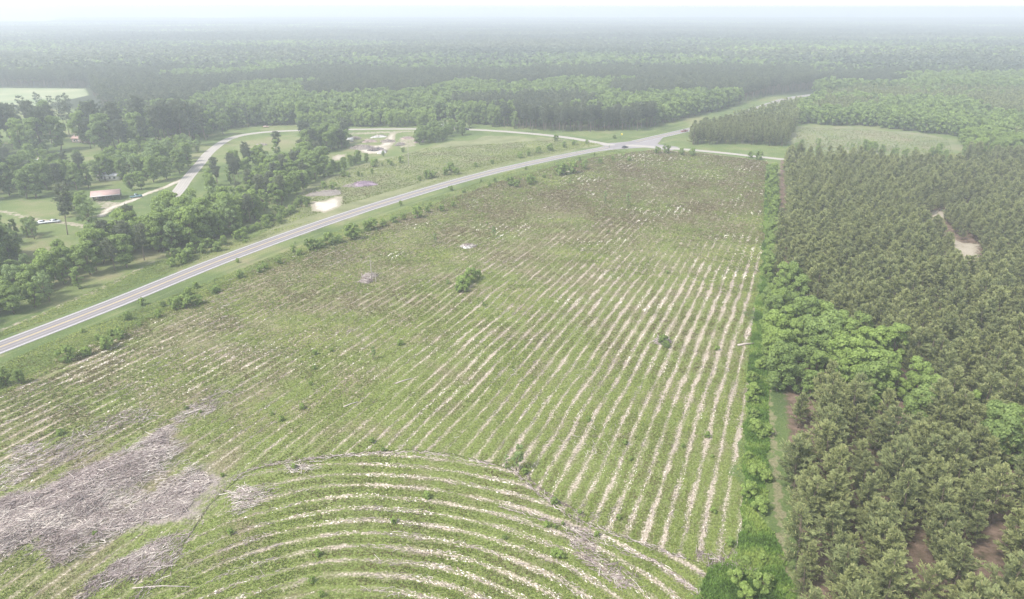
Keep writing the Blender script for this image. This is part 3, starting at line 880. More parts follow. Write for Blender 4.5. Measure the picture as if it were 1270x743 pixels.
# hedgerow along the highway, in stretches of different kind
def hedge(px_poly, sx, kinds, h0, h1, t0, t1, zone, seed, frac=.9):
    pts = off_roads(thin(jgrid(gp(px_poly), sx, sx, .6, .5, seed), frac, seed), 6)
    r = np.random.default_rng(seed)
    for p_ in pts:
        k = kinds[r.integers(len(kinds))]
        TREES.append([k, p_[0], p_[1], r.uniform(h0, h1) * (1.15 if k == 'tallpine' else 1), r.uniform(t0, t1), zone])
hedge([(-80, 432), (0, 402), (60, 376), (125, 348), (112, 318), (30, 345), (-80, 385)], 5.0, ['broad', 'broad', 'broad', 'pale'], 7.5, 12.5, .5, 1.0, 'hedge_west', 71)
hedge([(122, 349), (195, 319), (203, 300), (170, 290), (112, 318)], 5.0, ['broad', 'broad', 'broad', 'tallpine'], 10, 14, .5, 1.0, 'hedge_west', 72)
hedge([(196, 318), (240, 308), (290, 291), (300, 266), (240, 270), (190, 292)], 4.8, ['broad', 'broad', 'broad', 'pale'], 11, 15.5, .5, 1.0, 'hedge_mid', 73)
hedge([(285, 290), (345, 262), (388, 228), (415, 205), (380, 198), (340, 215), (285, 258)], 5.4, ['broad', 'broad', 'broad', 'tallpine'], 8, 12.5, .3, .9, 'hedge_mid', 74)
hedge([(395, 215), (440, 200), (470, 196), (455, 204), (420, 216), (390, 228)], 4.5, ['broad'], 4.5, 7, .15, .6, 'site_edge', 75, .75)
hedge([(385, 195), (432, 183), (430, 172), (400, 172), (375, 180)], 6, ['broad', 'broad', 'tallpine'], 11, 14.5, .1, .5, 'site_west', 76)
hedge([(515, 182), (545, 176), (582, 168), (560, 164), (520, 168), (512, 176)], 6, ['broad', 'broad'], 7, 11, .2, .5, 'site_east', 77, .85)
hedge([(300, 296), (345, 276), (385, 254), (375, 248), (330, 268), (290, 290)], 3.4, ['bush', 'bush'], 1.6, 3.2, .2, .8, 'hedge_bush', 78, .7)
hedge([(250, 245), (300, 225), (350, 205), (375, 196), (355, 190), (300, 205), (262, 225)], 6.5, ['broad', 'broad', 'tallpine'], 9, 13, .3, .7, 'lawn_trees', 79, .55)
# trees round the homestead on the left
hedge([(-60, 300), (10, 296), (28, 330), (20, 372), (-60, 372)], 7.5, ['tallpine', 'broad', 'broad'], 11, 16, .1, .5, 'yard_west', 81, .9)
hedge([(-60, 258), (0, 252), (62, 256), (50, 222), (-60, 222)], 8.5, ['broad', 'tallpine', 'broad'], 13, 17, .05, .4, 'yard_west', 82, .85)
hedge([(58, 240), (105, 240), (118, 224), (60, 220)], 8, ['broad', 'tallpine'], 12, 15, .1, .45, 'yard_house', 83, .9)
hedge([(150, 232), (215, 224), (248, 206), (225, 192), (160, 206), (110, 222)], 7.5, ['broad', 'broad', 'pale'], 10, 14, .25, .75, 'yard_east', 84, .85)
hedge([(18, 300), (62, 300), (55, 286), (20, 284)], 6, ['pale', 'broad'], 7, 9.5, .4, .9, 'yard_west', 85, .6)
hedge([(-60, 194), (120, 190), (250, 182), (262, 170), (200, 172), (120, 168), (0, 172), (-60, 176)], 12, ['tallpine', 'tallpine', 'tallpine', 'broad'], 21, 25, 0, .6, 'tall_row', 86, .62)
hedge([(95, 190), (190, 188), (210, 176), (110, 170)], 10, ['broad', 'tallpine'], 15, 20, 0, .35, 'tall_row', 87, .8)
hedge([(-60, 172), (100, 168), (140, 150), (110, 140), (-60, 146)], 15, ['tallpine'], 15, 20, 0, .5, 'tall_row', 88, .25)
hedge([(180, 176), (262, 172), (300, 160), (250, 150), (150, 150)], 8.5, ['tallpine', 'broad'], 14, 18, .1, .5, 'tall_row', 89, .9)
add_trees(thin(jgrid(gp([(985, 190), (1100, 199), (1195, 206), (1195, 196), (1100, 187), (985, 178)]), 6, 6, .1, .7, 68), .35), 'broad', 4, 8, .3, .8, 'tanclearing', 68)
hedge([(170, 196), (250, 192), (262, 180), (225, 178), (160, 186)], 7, ['broad', 'pale'], 6, 9, .5, 1, 'yard_east', 90, .7)
# bushes on the field side of the highway
hedge([(-40, 520), (0, 505), (15, 488), (45, 470), (38, 456), (0, 470), (-40, 490)], 3.6, ['broad', 'bush'], 2.5, 5.5, .3, .6, 'corner', 91, .6)
hedge([(70, 262), (112, 258), (118, 268), (90, 282), (60, 275)], 6.5, ['broad', 'pale'], 7, 11, .4, .9, 'yard_house', 95, .6)
hedge([(150, 232), (178, 229), (182, 236), (160, 238)], 6, ['broad', 'broad'], 7, 10, .3, .8, 'yard_east', 96, .8)
hedge([(0, 330), (60, 322), (110, 305), (100, 296), (30, 312), (0, 318)], 7.5, ['broad', 'pale', 'bush'], 5, 9, .3, .9, 'yard_west', 97, .5)
hedge([(-60, 215), (60, 210), (110, 215), (100, 203), (0, 200), (-60, 204)], 9, ['broad', 'tallpine', 'pale'], 8, 12, .2, .7, 'yard_house', 98, .5)
def single(kind, px_, py_, h, tint, zone):
    a, b_ = G(px_, py_); TREES.append([kind, float(a), float(b_), h, tint, zone])
for a, b_, hh in ((84, 447, 4), (108, 440, 2.2), (133, 432, 3.5), (150, 420, 2.5), (218, 383, 3.6), (232, 381, 4.2), (246, 377, 3), (270, 362, 2.2), (298, 345, 2.6), (322, 338, 2.2),
                  (386, 310, 4.2), (396, 308, 3.4), (408, 304, 4.8), (420, 301, 3.2), (437, 297, 6), (455, 286, 4), (464, 284, 4.6), (475, 281, 3.2), (488, 276, 3), (500, 273, 2.8), (518, 270, 5), (530, 264, 3),
                  (548, 262, 3), (562, 256, 2.4), (632, 230, 4.5), (640, 232, 3.6), (656, 229, 5), (662, 226, 3), (694, 217, 6.5), (701, 216, 5.5), (709, 215, 6.5), (724, 210, 4.5), (745, 203, 3), (760, 198, 2.4)):
    single('bush', a, b_, hh, .35 + .3 * random.random(), 'verge')
for k in range(70):
    t_ = RNG.random(); a = 205 + t_ * 300; b_ = np.interp(a, [200, 300, 345, 388, 430, 520], [322, 290, 270, 240, 216, 186]) + RNG.normal(3, 5)
    if abs(a - 403) > 22 or b_ < 236: single(('bush', 'bush', 'broad')[RNG.integers(3)], a, b_, RNG.uniform(1.2, 4.2), .2 + .7 * RNG.random(), 'hedge_bush')
for k in range(80):
    t_ = RNG.random(); a = 90 + t_ * 700; b_ = np.interp(a, [60, 200, 300, 420, 530, 640, 740, 800], [448, 386, 340, 296, 258, 222, 198, 190]) + RNG.normal(0, 4 + 5 * (1 - t_))
    single(('bush', 'bush', 'sapling')[RNG.integers(3)], a, b_, RNG.uniform(.8, 2.6), .3 + .6 * RNG.random(), 'verge')
for a, b_, hh in ((530, 222, 4.5), (538, 220, 3.5), (552, 217, 4), (560, 214, 5.5), (566, 216, 3.5), (645, 196, 3.5), (655, 193, 3), (668, 190, 4), (682, 187, 4.5), (700, 183, 4), (712, 180, 3.5), (728, 179, 3), (520, 224, 2.5), (590, 207, 2.5), (610, 203, 2.4)):
    single('bush', a, b_, hh, .3 + .3 * random.random(), 'farverge')
for a, b_, hh in ((574, 357, 4.2), (582, 350, 4.6), (570, 362, 3), (592, 345, 3), (578, 362, 2.5)): single('bush', a, b_, hh, .55, 'midclump')
for a, b_, hh in ((821, 427, 2.6), (826, 431, 1.8)): single('bush', a, b_, hh, .35, 'darkclump')
for a, b_, hh in ((750, 252, 6), (779, 256, 6.5), (706, 230, 3.5), (612, 295, 5), (463, 446, 4), (540, 302, 4.5)): single('sapling', a, b_, hh, .5, 'sapl')
single('sapling', 640, 583, 6.5, .9, 'midsapling')
single('sapling', 628, 581, 3.5, .9, 'midsapling')
for k in range(46):
    a, b_ = RNG.uniform(60, 900), RNG.uniform(240, 690)
    gx, gy = G(a, b_)
    if inside(np.array([gx]), np.array([gy]), FIELD)[0]: TREES.append(['bush', float(gx), float(gy), RNG.uniform(.6, 1.5), RNG.uniform(.3, .8), 'fieldbush'])
for a, b_ in ((496, 428), (411, 436), (390, 458), (385, 478), (349, 522), (160, 563), (690, 688), (686, 690), (695, 692), (740, 665), (530, 618), (387, 722), (398, 740), (775, 551), (905, 677)):
    single('bush', a, b_, RNG.uniform(1.0, 1.7), .6, 'fieldbush')
for a, b_, hh in ((762, 172, 2.5), (690, 175, 4), (815, 190, 4), (826, 190, 5), (845, 192, 4), (858, 193, 4.5), (930, 196, 4), (940, 198, 5)): single('bush', a, b_, hh, .3, 'lane')
single('tallpine', 84, 291, 21, .75, 'lonepine'); single('pale', 112, 288, 14, .8, 'lonepale')
single('broad', 375, 155, 18, .6, 'roundtree'); single('broad', 375, 160, 10, .3, 'roundtree')
single('broad', 1208, 198, 13, .9, 'eastround')
single('broad', 573, 160, 12, .3, 'whiteshed'); single('broad', 582, 158, 10, .4, 'whiteshed')

# ------------------------------------------------------------------ choose individuals (largest 300 of each kind in view), rest -> one woodland each
T = TREES
ax = np.array([t[1] for t in T]); ay = np.array([t[2] for t in T]); ah = np.array([t[3] for t in T])
px_, py_, dep = P(ax, ay, ah * .6)
inview = (px_ > -12) & (px_ < 1282) & (py_ > -5) & (py_ < 755) & (dep > 5)
fam = np.array([{'pine': 'pine', 'tallpine': 'pine', 'broad': 'broad', 'pale': 'broad', 'bush': 'bush', 'sapling': 'bush'}[t[0]] for t in T])
size = np.where(inview, ah / dep, 0)
indiv = np.zeros(len(T), bool)
for f_ in ('pine', 'broad', 'bush'):
    ids = np.where((fam == f_) & inview)[0]
    ids = ids[np.argsort(-size[ids])][:300]
    indiv[ids] = True
ZL = {  # zone: (place, group)
    'plantation': ('in the dense plantation right of the cleared field', 'pines of the near plantation'),
    'right_broad': ('in the bright green thicket breaking the right-hand pine plantation', 'broadleaf trees among the pines'),
    'edge': ('in the green strip between the cleared field and the pines', 'trees along the field edge'),
    'edgebush': ('in the weedy strip beside the last planting row', 'bushes along the field edge'),
    'junction': ('in the dark block beside the junction', 'pines beside the junction'),
    'northwood': ('in the front of the woods behind the gravel road', 'trees of the northern woods'),
    'sitewood': ('in the bright belt behind the building site', 'trees behind the building site'),
    'eastwood': ('in the mixed woods round the tan clearing', 'trees of the eastern woods'),
    'tanclearing': ('at the edge of the tan clearing behind the plantation', 'saplings by the tan clearing'),
    'hedge_west': ('in the roadside tree belt at the left edge', 'trees of the western roadside belt'),
    'hedge_mid': ('in the roadside tree belt below the gravel lane', 'trees of the middle roadside belt'),
    'site_edge': ('in the scrub in front of the building site', 'scrub in front of the building site'),
    'site_west': ('in the clump just left of the building site', 'trees left of the building site'),
    'site_east': ('in the brownish clump just right of the building site', 'trees right of the building site'),
    'hedge_bush': ('in the scrub between tree belt and highway grass', 'scrub below the tree belt'),
    'lawn_trees': ('beside the lawn right of the gravel lane', 'trees by the lawn'),
    'yard_west': ('in the shady yard at the left edge of the photo', 'trees of the left yard'),
    'yard_house': ('beside the pale house left of the open shed', 'trees by the pale house'),
    'yard_east': ('behind the open shed near the gravel lane', 'trees behind the open shed'),
    'tall_row': ('in the tall grove above the pasture on the left', 'tall trees of the left grove'),
    'corner': ('in the bushy clump at the lower left highway verge', 'bushes of the left verge clump'),
    'verge': ('on the grass verge between highway and field', 'bushes on the near highway verge'),
    'farverge': ('on the far side of the highway verge', 'bushes on the far highway verge'),
    'midclump': ('in the lone green clump in the middle of the field', 'bushes of the mid-field clump'),
    'darkclump': ('in the dark knot among the right-hand rows', 'bushes of the dark knot'),
    'sapl': ('standing alone among the rows of the upper field', 'lone saplings in the field'),
    'midsapling': ('where straight rows meet the curved beds', 'saplings where the beds meet'),
    'fieldbush': ('sprouting among the rows of the cleared field', 'small bushes in the field'),
    'lane': ('beside the pale side road at the field top', 'bushes by the side road'),
    'lonepine': ('standing alone beside the farm lane, left of the open shed', None),
    'lonepale': ('just right of the lone tall pine, in front of the open shed', None),
    'roundtree': ('rounded and bright, where the gravel lane bends behind the tree belt', 'round trees at the lane bend'),
    'eastround': ('bright and round, right of the tan clearing', None),
    'whiteshed': ('beside the white trailer on the gravel road', 'trees by the white trailer')}
for t in TREES:
    if t[0] in ('bush', 'sapling') and t[5] != 'darkclump': t[4] = min(1.0, t[4] + .25)
WORDS = {'pine': ('pine_tree', 'pine', ['short', 'young', 'taller'], ['grey-green', 'olive', 'yellowish green']),
         'tallpine': ('pine_tree', 'pine', ['smaller old', 'bare-stemmed', 'towering'], ['dark', 'grey-green', 'olive']),
         'broad': ('broadleaf_tree', 'tree', ['low', 'rounded', 'tall'], ['dark green', 'green', 'bright green']),
         'pale': ('broadleaf_tree', 'tree', ['low airy', 'airy', 'tall airy'], ['pale green', 'pale green', 'yellow-green']),
         'bush': ('bush', 'bush', ['small', 'round', 'large'], ['dark green', 'green', 'bright green']),
         'sapling': ('sapling', 'sapling', ['small', 'slender', 'tall'], ['pale green', 'pale green', 'yellow-green'])}
NAT = {'pine': 12., 'tallpine': 24., 'broad': 12., 'pale': 12., 'bush': 3., 'sapling': 6.}
rr = random.Random(5)
zh = {}
for t in T: zh.setdefault((t[5], t[0]), []).append(t[3])
zh = {k: np.quantile(v, [.33, .67]) for k, v in zh.items()}
for i in np.where(indiv)[0]:
    kind, tx, ty, h, ti, zone = T[i]
    nm, cat, hw, cw = WORDS[kind]
    v = rr.randrange(len(PROTO[kind]))
    s = h / NAT[kind]
    o = empty(nm, (tx, ty, 0), rr.uniform(0, 6.28), s)
    o.rotation_euler = (rr.gauss(0, .05), rr.gauss(0, .05), o.rotation_euler[2])
    o.scale = (s * rr.uniform(.88, 1.12), s * rr.uniform(.88, 1.12), s)
    q = zh[(zone, kind)]
    hwd = hw[0] if h < q[0] else hw[2] if h > q[1] else hw[1]
    cwd = cw[min(2, int(ti * 3))]
    place, grp = ZL[zone]
    tag(o, '%s %s %s %s' % (hwd, cwd, cat, place), cat, grp)
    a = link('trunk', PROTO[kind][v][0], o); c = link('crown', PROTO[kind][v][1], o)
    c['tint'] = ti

# instanced woodland (stuff)
def combined(kind, i):
    tr, cr = PROTO[kind][i][2], PROTO[kind][i][3]
    V = np.concatenate(tr.V + cr.V)
    nt_ = tr.n
    Tt = np.concatenate(tr.T); Tc = np.concatenate(cr.T) + nt_
    Ls = np.concatenate(tr.L + cr.L)
    mats = [PROTO[kind][i][0].materials[0], PROTO[kind][i][1].materials[0]]
    me = mesh_from('tree', V, np.concatenate([Tt, Tc]), None, lt=Ls, mats=mats, midx=np.r_[np.zeros(len(Tt)), np.ones(len(Tc))])
    return me
def gn_scatter(name, pts, rot, scl, var, tint, meshes, label):
    """one object that carries every point and draws a mesh of the list on each"""
    col = bpy.data.collections.new(name + '_source')
    for i, me in enumerate(meshes):
        o = bpy.data.objects.new('%s_%02d' % (name, i), me); col.objects.link(o)
    me = bpy.data.meshes.new(name)
    me.vertices.add(len(pts)); me.vertices.foreach_set('co', np.asarray(pts, np.float32).ravel())
    for nme, arr, ty in (('rot', rot, 'FLOAT'), ('scl', scl, 'FLOAT'), ('var', var, 'INT'), ('tint', tint, 'FLOAT')):
        a = me.attributes.new(nme, ty, 'POINT'); a.data.foreach_set('value', np.asarray(arr, np.int32 if ty == 'INT' else np.float32))
    o = link(name, me)
    ng = bpy.data.node_groups.new(name, 'GeometryNodeTree')
    ng.interface.new_socket('Geometry', in_out='INPUT', socket_type='NodeSocketGeometry')
    ng.interface.new_socket('Geometry', in_out='OUTPUT', socket_type='NodeSocketGeometry')
    N = ng.nodes; L = ng.links
    gi = N.new('NodeGroupInput'); go = N.new('NodeGroupOutput')
    ci = N.new('GeometryNodeCollectionInfo'); ci.inputs['Collection'].default_value = col
    ci.inputs['Separate Children'].default_value = True; ci.inputs['Reset Children'].default_value = True
    ip = N.new('GeometryNodeInstanceOnPoints'); ip.inputs['Pick Instance'].default_value = True
    def na(nm_, dt):
        x_ = N.new('GeometryNodeInputNamedAttribute'); x_.data_type = dt; x_.inputs['Name'].default_value = nm_
        return x_.outputs['Attribute']
    cb = N.new('ShaderNodeCombineXYZ'); L.new(na('rot', 'FLOAT'), cb.inputs[2])
    L.new(gi.outputs[0], ip.inputs['Points']); L.new(ci.outputs[0], ip.inputs['Instance'])
    L.new(na('var', 'INT'), ip.inputs['Instance Index'])
    L.new(cb.outputs[0], ip.inputs['Rotation']); L.new(na('scl', 'FLOAT'), ip.inputs['Scale'])
    L.new(ip.outputs[0], go.inputs[0])
    md = o.modifiers.new('scatter', 'NODES'); md.node_group = ng
    tag(o, label, None, None, 'stuff')
    return o
def woodland(name, kinds_hi, sel, label, cat):
    ids = np.where(sel)[0]
    lib = []; start = {}
    for k in kinds_hi:
        for suf in ('', '_low'):
            kk = k + suf
            if kk in PROTO:
                start[kk] = (len(lib), len(PROTO[kk]))
                for i in range(len(PROTO[kk])): lib.append(combined(kk, i))
    r = np.random.default_rng(3)
    pts = []; var = []; scl = []; tint = []
    for i in ids:
        kind, tx, ty, h, ti, zone = T[i]
        d = math.hypot(tx, ty)
        kk = kind + '_low' if (d > 560 and kind + '_low' in start) else kind
        s0, n = start[kk]
        pts.append((tx, ty, 0)); var.append(s0 + r.integers(n)); scl.append(h / NAT[kind]); tint.append(ti)
    o = gn_scatter(name, np.array(pts), r.uniform(0, 6.28, len(pts)), scl, var, tint, lib, label)
    o['category'] = cat
margin = (px_ > -120) & (px_ < 1390) & (dep > 5)
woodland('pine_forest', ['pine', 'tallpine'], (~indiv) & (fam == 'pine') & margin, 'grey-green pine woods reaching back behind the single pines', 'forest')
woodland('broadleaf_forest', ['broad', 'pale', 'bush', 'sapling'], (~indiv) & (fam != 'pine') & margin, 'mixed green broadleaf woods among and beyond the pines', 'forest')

# ------------------------------------------------------------------ distant forest: patches of many trees
def patch(seed, frac_b, S=60.0, spacing=6.5):
    r = np.random.default_rng(seed)
    V = []; Tt = []; Ls = []; Mi = []; n0 = 0
    g = np.arange(-S / 2, S / 2, spacing)
    for a in g:
        for c in g:
            p_ = np.array([a + r.normal(0, 2.0), c + r.normal(0, 2.0), 0])
            isb = r.random() < frac_b
            h = r.uniform(12, 19) * (1 if not isb else .9); w = r.uniform(2.4, 4.2)
            k = 22
            u = rvec(r, k); u[:, 2] = np.abs(u[:, 2]) * 1.2 - .2
            C = p_ + np.array([0, 0, h * .68]) + u * [w, w, h * .30]
            nn = unit(u + r.normal(0, .5, (k, 3)) + [0, 0, .3]); A = unit(np.cross(nn, rvec(r, k))); B = np.cross(nn, A)
            sz = r.uniform(.8, 1.6, (k, 1))
            Q = np.stack([C - A * sz - B * sz, C + A * sz - B * sz, C + A * sz + B * sz, C - A * sz + B * sz], 1).reshape(-1, 3)
            ii = np.arange(k)[:, None] * 4 + n0
            Tt.append(np.concatenate([ii + [0, 1, 2], ii + [0, 2, 3]])); V.append(Q); n0 += len(Q)
            Ls.append(np.repeat(np.clip(.5 + r.normal(0, .25) + r.normal(0, .15, k), 0, 1), 4)); Mi.append(np.full(2 * k, 1 if isb else 0))
    return mesh_from('patch', np.concatenate(V), np.concatenate(Tt), None, lt=np.concatenate(Ls), mats=[M['tallpine'], M['broad']], midx=np.concatenate(Mi))
r = np.random.default_rng(11)
pts = []; var = []; tint = []; scl = []
yv = float(G(635, 97)[1])
ylist = np.arange(yv, 5600, 52)
for yq in ylist:
    wdt = yq * .86 + 120
    for xq in np.arange(-wdt, wdt, 56):
        xa = xq + r.normal(0, 8); ya = yq + r.normal(0, 8)
        pts.append((xa, ya, 0))
pts = np.array(pts)
keep = np.ones(len(pts), bool)
for p_ in FARP: keep &= ~inside(pts[:, 0], pts[:, 1], p_)
ppx, ppy, _ = P(pts[:, 0], pts[:, 1])
fld = fbm(pts[:, 0] * .45, pts[:, 1], 300, 91, 3)
keep &= ~((fld > .70) & (ppy < 60))
lane = np.abs(pts[:, 0] - 0) < 0
pts = pts[keep]; fld = fld[keep]
typ = fbm(pts[:, 0] * .35, pts[:, 1], 260, 17, 3)
var = np.where(typ < .42, r.integers(0, 2, len(pts)), np.where(typ < .56, 2 + r.integers(0, 2, len(pts)), 4 + r.integers(0, 2, len(pts))))
tint = np.clip(.4 + (fbm(pts[:, 0] * .4, pts[:, 1], 200, 8, 2) - .5) * 2.8 + r.normal(0, .08, len(pts)), 0, 1)
scl = .9 + .35 * fbm(pts[:, 0], pts[:, 1], 250, 29, 2)
ds = gn_scatter('distant_forest', pts, r.integers(0, 4, len(pts)) * math.pi / 2 + r.normal(0, .2, len(pts)), scl, var, tint,
           [patch(1, .02), patch(2, .08), patch(3, .35), patch(4, .45), patch(5, .8), patch(6, .95)], 'far-off woods fading into the haze below the horizon')
ds['category'] = 'forest'

# ------------------------------------------------------------------ low plants, slash and clods in the field
def sample(poly, n, seed, near=1.0):
    """points in polygon with density falling off with distance"""
    r = np.random.default_rng(seed)
    x0, y0 = poly.min(0); x1, y1 = poly.max(0)
    out = []; tot = 0
    y0 = max(y0, 60)
    while tot < n:
        yq = y0 * (y1 / y0) ** r.random(n * 2) if near else r.uniform(y0, y1, n * 2)
        xq = r.uniform(x0, x1, n * 2)
        a, b_, d_ = P(xq, yq)
        k = (a > -60) & (a < 1330) & (b_ < 780) & inside(xq, yq, poly)
        q = np.column_stack([xq, yq])[k]; out.append(q); tot += len(q)
    return np.concatenate(out)[:n]
def gz(xq, yq):
    d = np.zeros(xq.shape)
    wx, wy = WARP(xq, yq)
    for p_, w in zip(DEB, DEBW): d = np.maximum(d, softpoly(wx, wy, p_, 4.0) * w)
    return d ** 1.5 * MOUND(xq, yq), d
def rowphase(xq, yq):
    c = inside(xq, yq, CURVE)
    u_ = np.where(c, ucv(xq, yq), usv(xq, yq))
    e = .5
    gx = np.where(c, ucv(xq + e, yq) - ucv(xq - e, yq), usv(xq + e, yq) - usv(xq - e, yq))
    gy = np.where(c, ucv(xq, yq + e) - ucv(xq, yq - e), usv(xq, yq + e) - usv(xq, yq - e))
    dd = np.abs((u_ % 1) - .5) * 2
    return dd, np.arctan2(gx, -gy)          # closeness to the bare lane, heading along the row
def tufts(name, pos, rad, hgt, lt, mat, label, cat, blades=5, seed=1):
    r = np.random.default_rng(seed); n = len(pos)
    V = []; Ls = []
    for k in range(blades):
        az = r.uniform(0, 6.283, n); lean = r.uniform(.3, 1.0, n)
        dx, dy = np.cos(az), np.sin(az)
        c = pos + np.column_stack([dx * rad * r.uniform(0, .5, n), dy * rad * r.uniform(0, .5, n), np.zeros(n)])
        w = rad * r.uniform(.25, .55, n)
        b0 = c + np.column_stack([-dy * w, dx * w, -.03 + 0 * w]); b1 = c + np.column_stack([dy * w, -dx * w, -.03 + 0 * w])
        tp = c + np.column_stack([dx * lean * rad, dy * lean * rad, hgt * r.uniform(.5, 1.1, n)])
        V.append(np.stack([b0, b1, tp], 1)); Ls.append(np.repeat(np.clip(lt + r.normal(0, .1, n), 0, 1), 3))
    V = np.concatenate(V).reshape(-1, 3); Ls = np.concatenate(Ls)
    Tt = np.arange(len(V)).reshape(-1, 3)
    o = link(name, mesh_from(name, V, Tt, mat, lt=Ls)); tag(o, label, cat, None, 'stuff'); return o
def ramp_mat(name, stops, trans=None, rough=.85):
    m, t = nt(name); b = NB(t); b.out(b.ramp(b.attr('lt'), stops), rough, spec=.1, trans=trans); return m
M['weeds'] = ramp_mat('field_weeds', [(0, (.13, .10, .05)), (.25, (.19, .175, .075)), (.45, (.115, .15, .033)), (.7, (.17, .225, .045)), (1, (.31, .34, .10))], .25)
M['lush'] = ramp_mat('lush_weeds', [(0, (.07, .12, .03)), (.5, (.15, .25, .05)), (1, (.34, .42, .11))], .3)
M['slash'] = ramp_mat('logging_slash', [(0, (.12, .09, .08)), (.3, (.28, .22, .205)), (.7, (.43, .36, .33)), (1, (.68, .61, .53))])
M['clods'] = ramp_mat('sandy_clods', [(0, (.20, .15, .11)), (.5, (.48, .41, .32)), (1, (.74, .69, .60))])
q = sample(FIELD, 330000, 5)
dd, hd = rowphase(q[:, 0], q[:, 1])
zz, db = gz(q[:, 0], q[:, 1])
dist = np.hypot(q[:, 0], q[:, 1])
n1 = fbm(q[:, 0], q[:, 1], 22, 41, 3); n2 = fbm(q[:, 0], q[:, 1], 3, 45, 2)
vs = VIS(q[:, 0], q[:, 1])
keep = (dd * vs + (n1 - .5) * .7 + (n2 - .5) * .6 < .60) & (RNG.random(len(q)) < (1 - np.clip(db * 1.15, 0, .88)))
q = q[keep]; zz = zz[keep]; dist = dist[keep]; n1 = n1[keep]; n2 = n2[keep]
dry = np.clip((q[:, 1] - 130) / 220, 0, 1)
lt = np.clip(.62 - dry * .30 - (n1 - .5) * 1.1 + (n2 - .5) * .7 + RNG.normal(0, .19, len(q)), 0, 1)
sc_ = np.clip(dist / 130, .9, 3.0) * RNG.uniform(.6, 1.4, len(q))
tufts('field_weeds', np.column_stack([q, zz]), .20 * sc_, .17 * sc_ ** .5, lt, M['weeds'], 'low green and straw-coloured weeds covering the cleared field', 'weeds', 4, 3)
q = sample(WEED, 32000, 6); wx, wy = WARP(q[:, 0], q[:, 1], 5, 5); q = q[inside(wx, wy, WEED)]
tufts('border_weeds', np.column_stack([q, 0 * q[:, 0]]), RNG.uniform(.2, .5, len(q)), RNG.uniform(.2, .8, len(q)), np.clip(fbm(q[:, 0], q[:, 1], 4, 9, 2) * 1.4 - .2, 0, 1), M['lush'], 'lush green weeds on the strip beside the pines', 'weeds', 5, 4)
q2 = np.concatenate([sample(gp([(300, 306), (380, 238), (440, 208), (530, 184), (690, 173), (745, 178), (640, 203), (440, 266)]), 26000, 8)])
k_ = np.ones(len(q2), bool)
for p_ in SANDS: k_ &= ~inside(q2[:, 0], q2[:, 1], p_)
k_ &= segdist(q2[:, 0], q2[:, 1], MAINROAD) > 13
q2 = q2[k_]
q2 = np.concatenate([q2, sample(gp([(990, 158), (1080, 161), (1175, 173), (1185, 194), (1100, 190), (985, 181)]), 7000, 18)])
tufts('rough_grass', np.column_stack([q2, 0 * q2[:, 0]]), RNG.uniform(.25, .6, len(q2)), RNG.uniform(.15, .4, len(q2)), np.clip(fbm(q2[:, 0], q2[:, 1], 12, 19, 3) * 1.3 - .10 + RNG.normal(0, .1, len(q2)), 0, 1), M['weeds'], 'rough tawny grass in the lot across the highway and the tan clearing', 'grass', 4, 5)

q3 = np.concatenate([sample(gp([(-40, 440), (0, 424), (160, 362), (340, 294), (520, 232), (640, 200), (745, 179), (745, 174), (640, 184), (440, 262), (340, 284), (190, 326), (0, 412), (-40, 424)]), 16000, 81),
    sample(gp([(-40, 470), (60, 425), (200, 372), (420, 286), (640, 210), (760, 186), (800, 188), (640, 222), (420, 300), (200, 390), (0, 490), (-60, 520)]), 26000, 82)])
q3 = q3[segdist(q3[:, 0], q3[:, 1], MAINROAD) > 6.5]
tufts('verge_grass', np.column_stack([q3, 0 * q3[:, 0]]), RNG.uniform(.2, .5, len(q3)), RNG.uniform(.06, .25, len(q3)), np.clip(fbm(q3[:, 0], q3[:, 1], 9, 19, 3) * 1.0 + .25 + RNG.normal(0, .12, len(q3)), 0, 1), M['weeds'], 'uneven grass on both verges of the highway', 'grass', 4, 6)

def sticks(name, pos, hd, ln, rad, lt, mat, label, cat, seed=1, tilt=.12):
    r = np.random.default_rng(seed); n = len(pos)
    d = np.column_stack([np.cos(hd), np.sin(hd), r.normal(0, tilt, n)]); d = unit(d)
    a = unit(np.cross(d, [0, 0, 1.0])); b_ = np.cross(a, d)
    bend = r.normal(0, .08, (n, 1)) * ln[:, None]
    rings = []
    for f, w in ((-.5, 1.0), (0.0, .85), (.5, .35)):
        c = pos + d * (f * ln)[:, None] + (a * bend if f == 0 else 0)
        for k in range(3):
            an = k * 2.094 + 1.57
            rings.append(c + (a * math.cos(an) + b_ * math.sin(an)) * (rad * w)[:, None])
    V = np.stack(rings, 1).reshape(-1, 3)
    T0 = []
    for s_ in range(2):
        for k in range(3):
            p0 = s_ * 3 + k; p1 = s_ * 3 + (k + 1) % 3
            T0 += [(p0, p1, p1 + 3), (p0, p1 + 3, p0 + 3)]
    Tt = (np.arange(n)[:, None, None] * 9 + np.array(T0)).reshape(-1, 3)
    o = link(name, mesh_from(name, V, Tt, mat, lt=np.repeat(lt, 9))); tag(o, label, cat, None, 'stuff'); return o
P_ = []; HD = []; LN = []; RD = []; LT = []
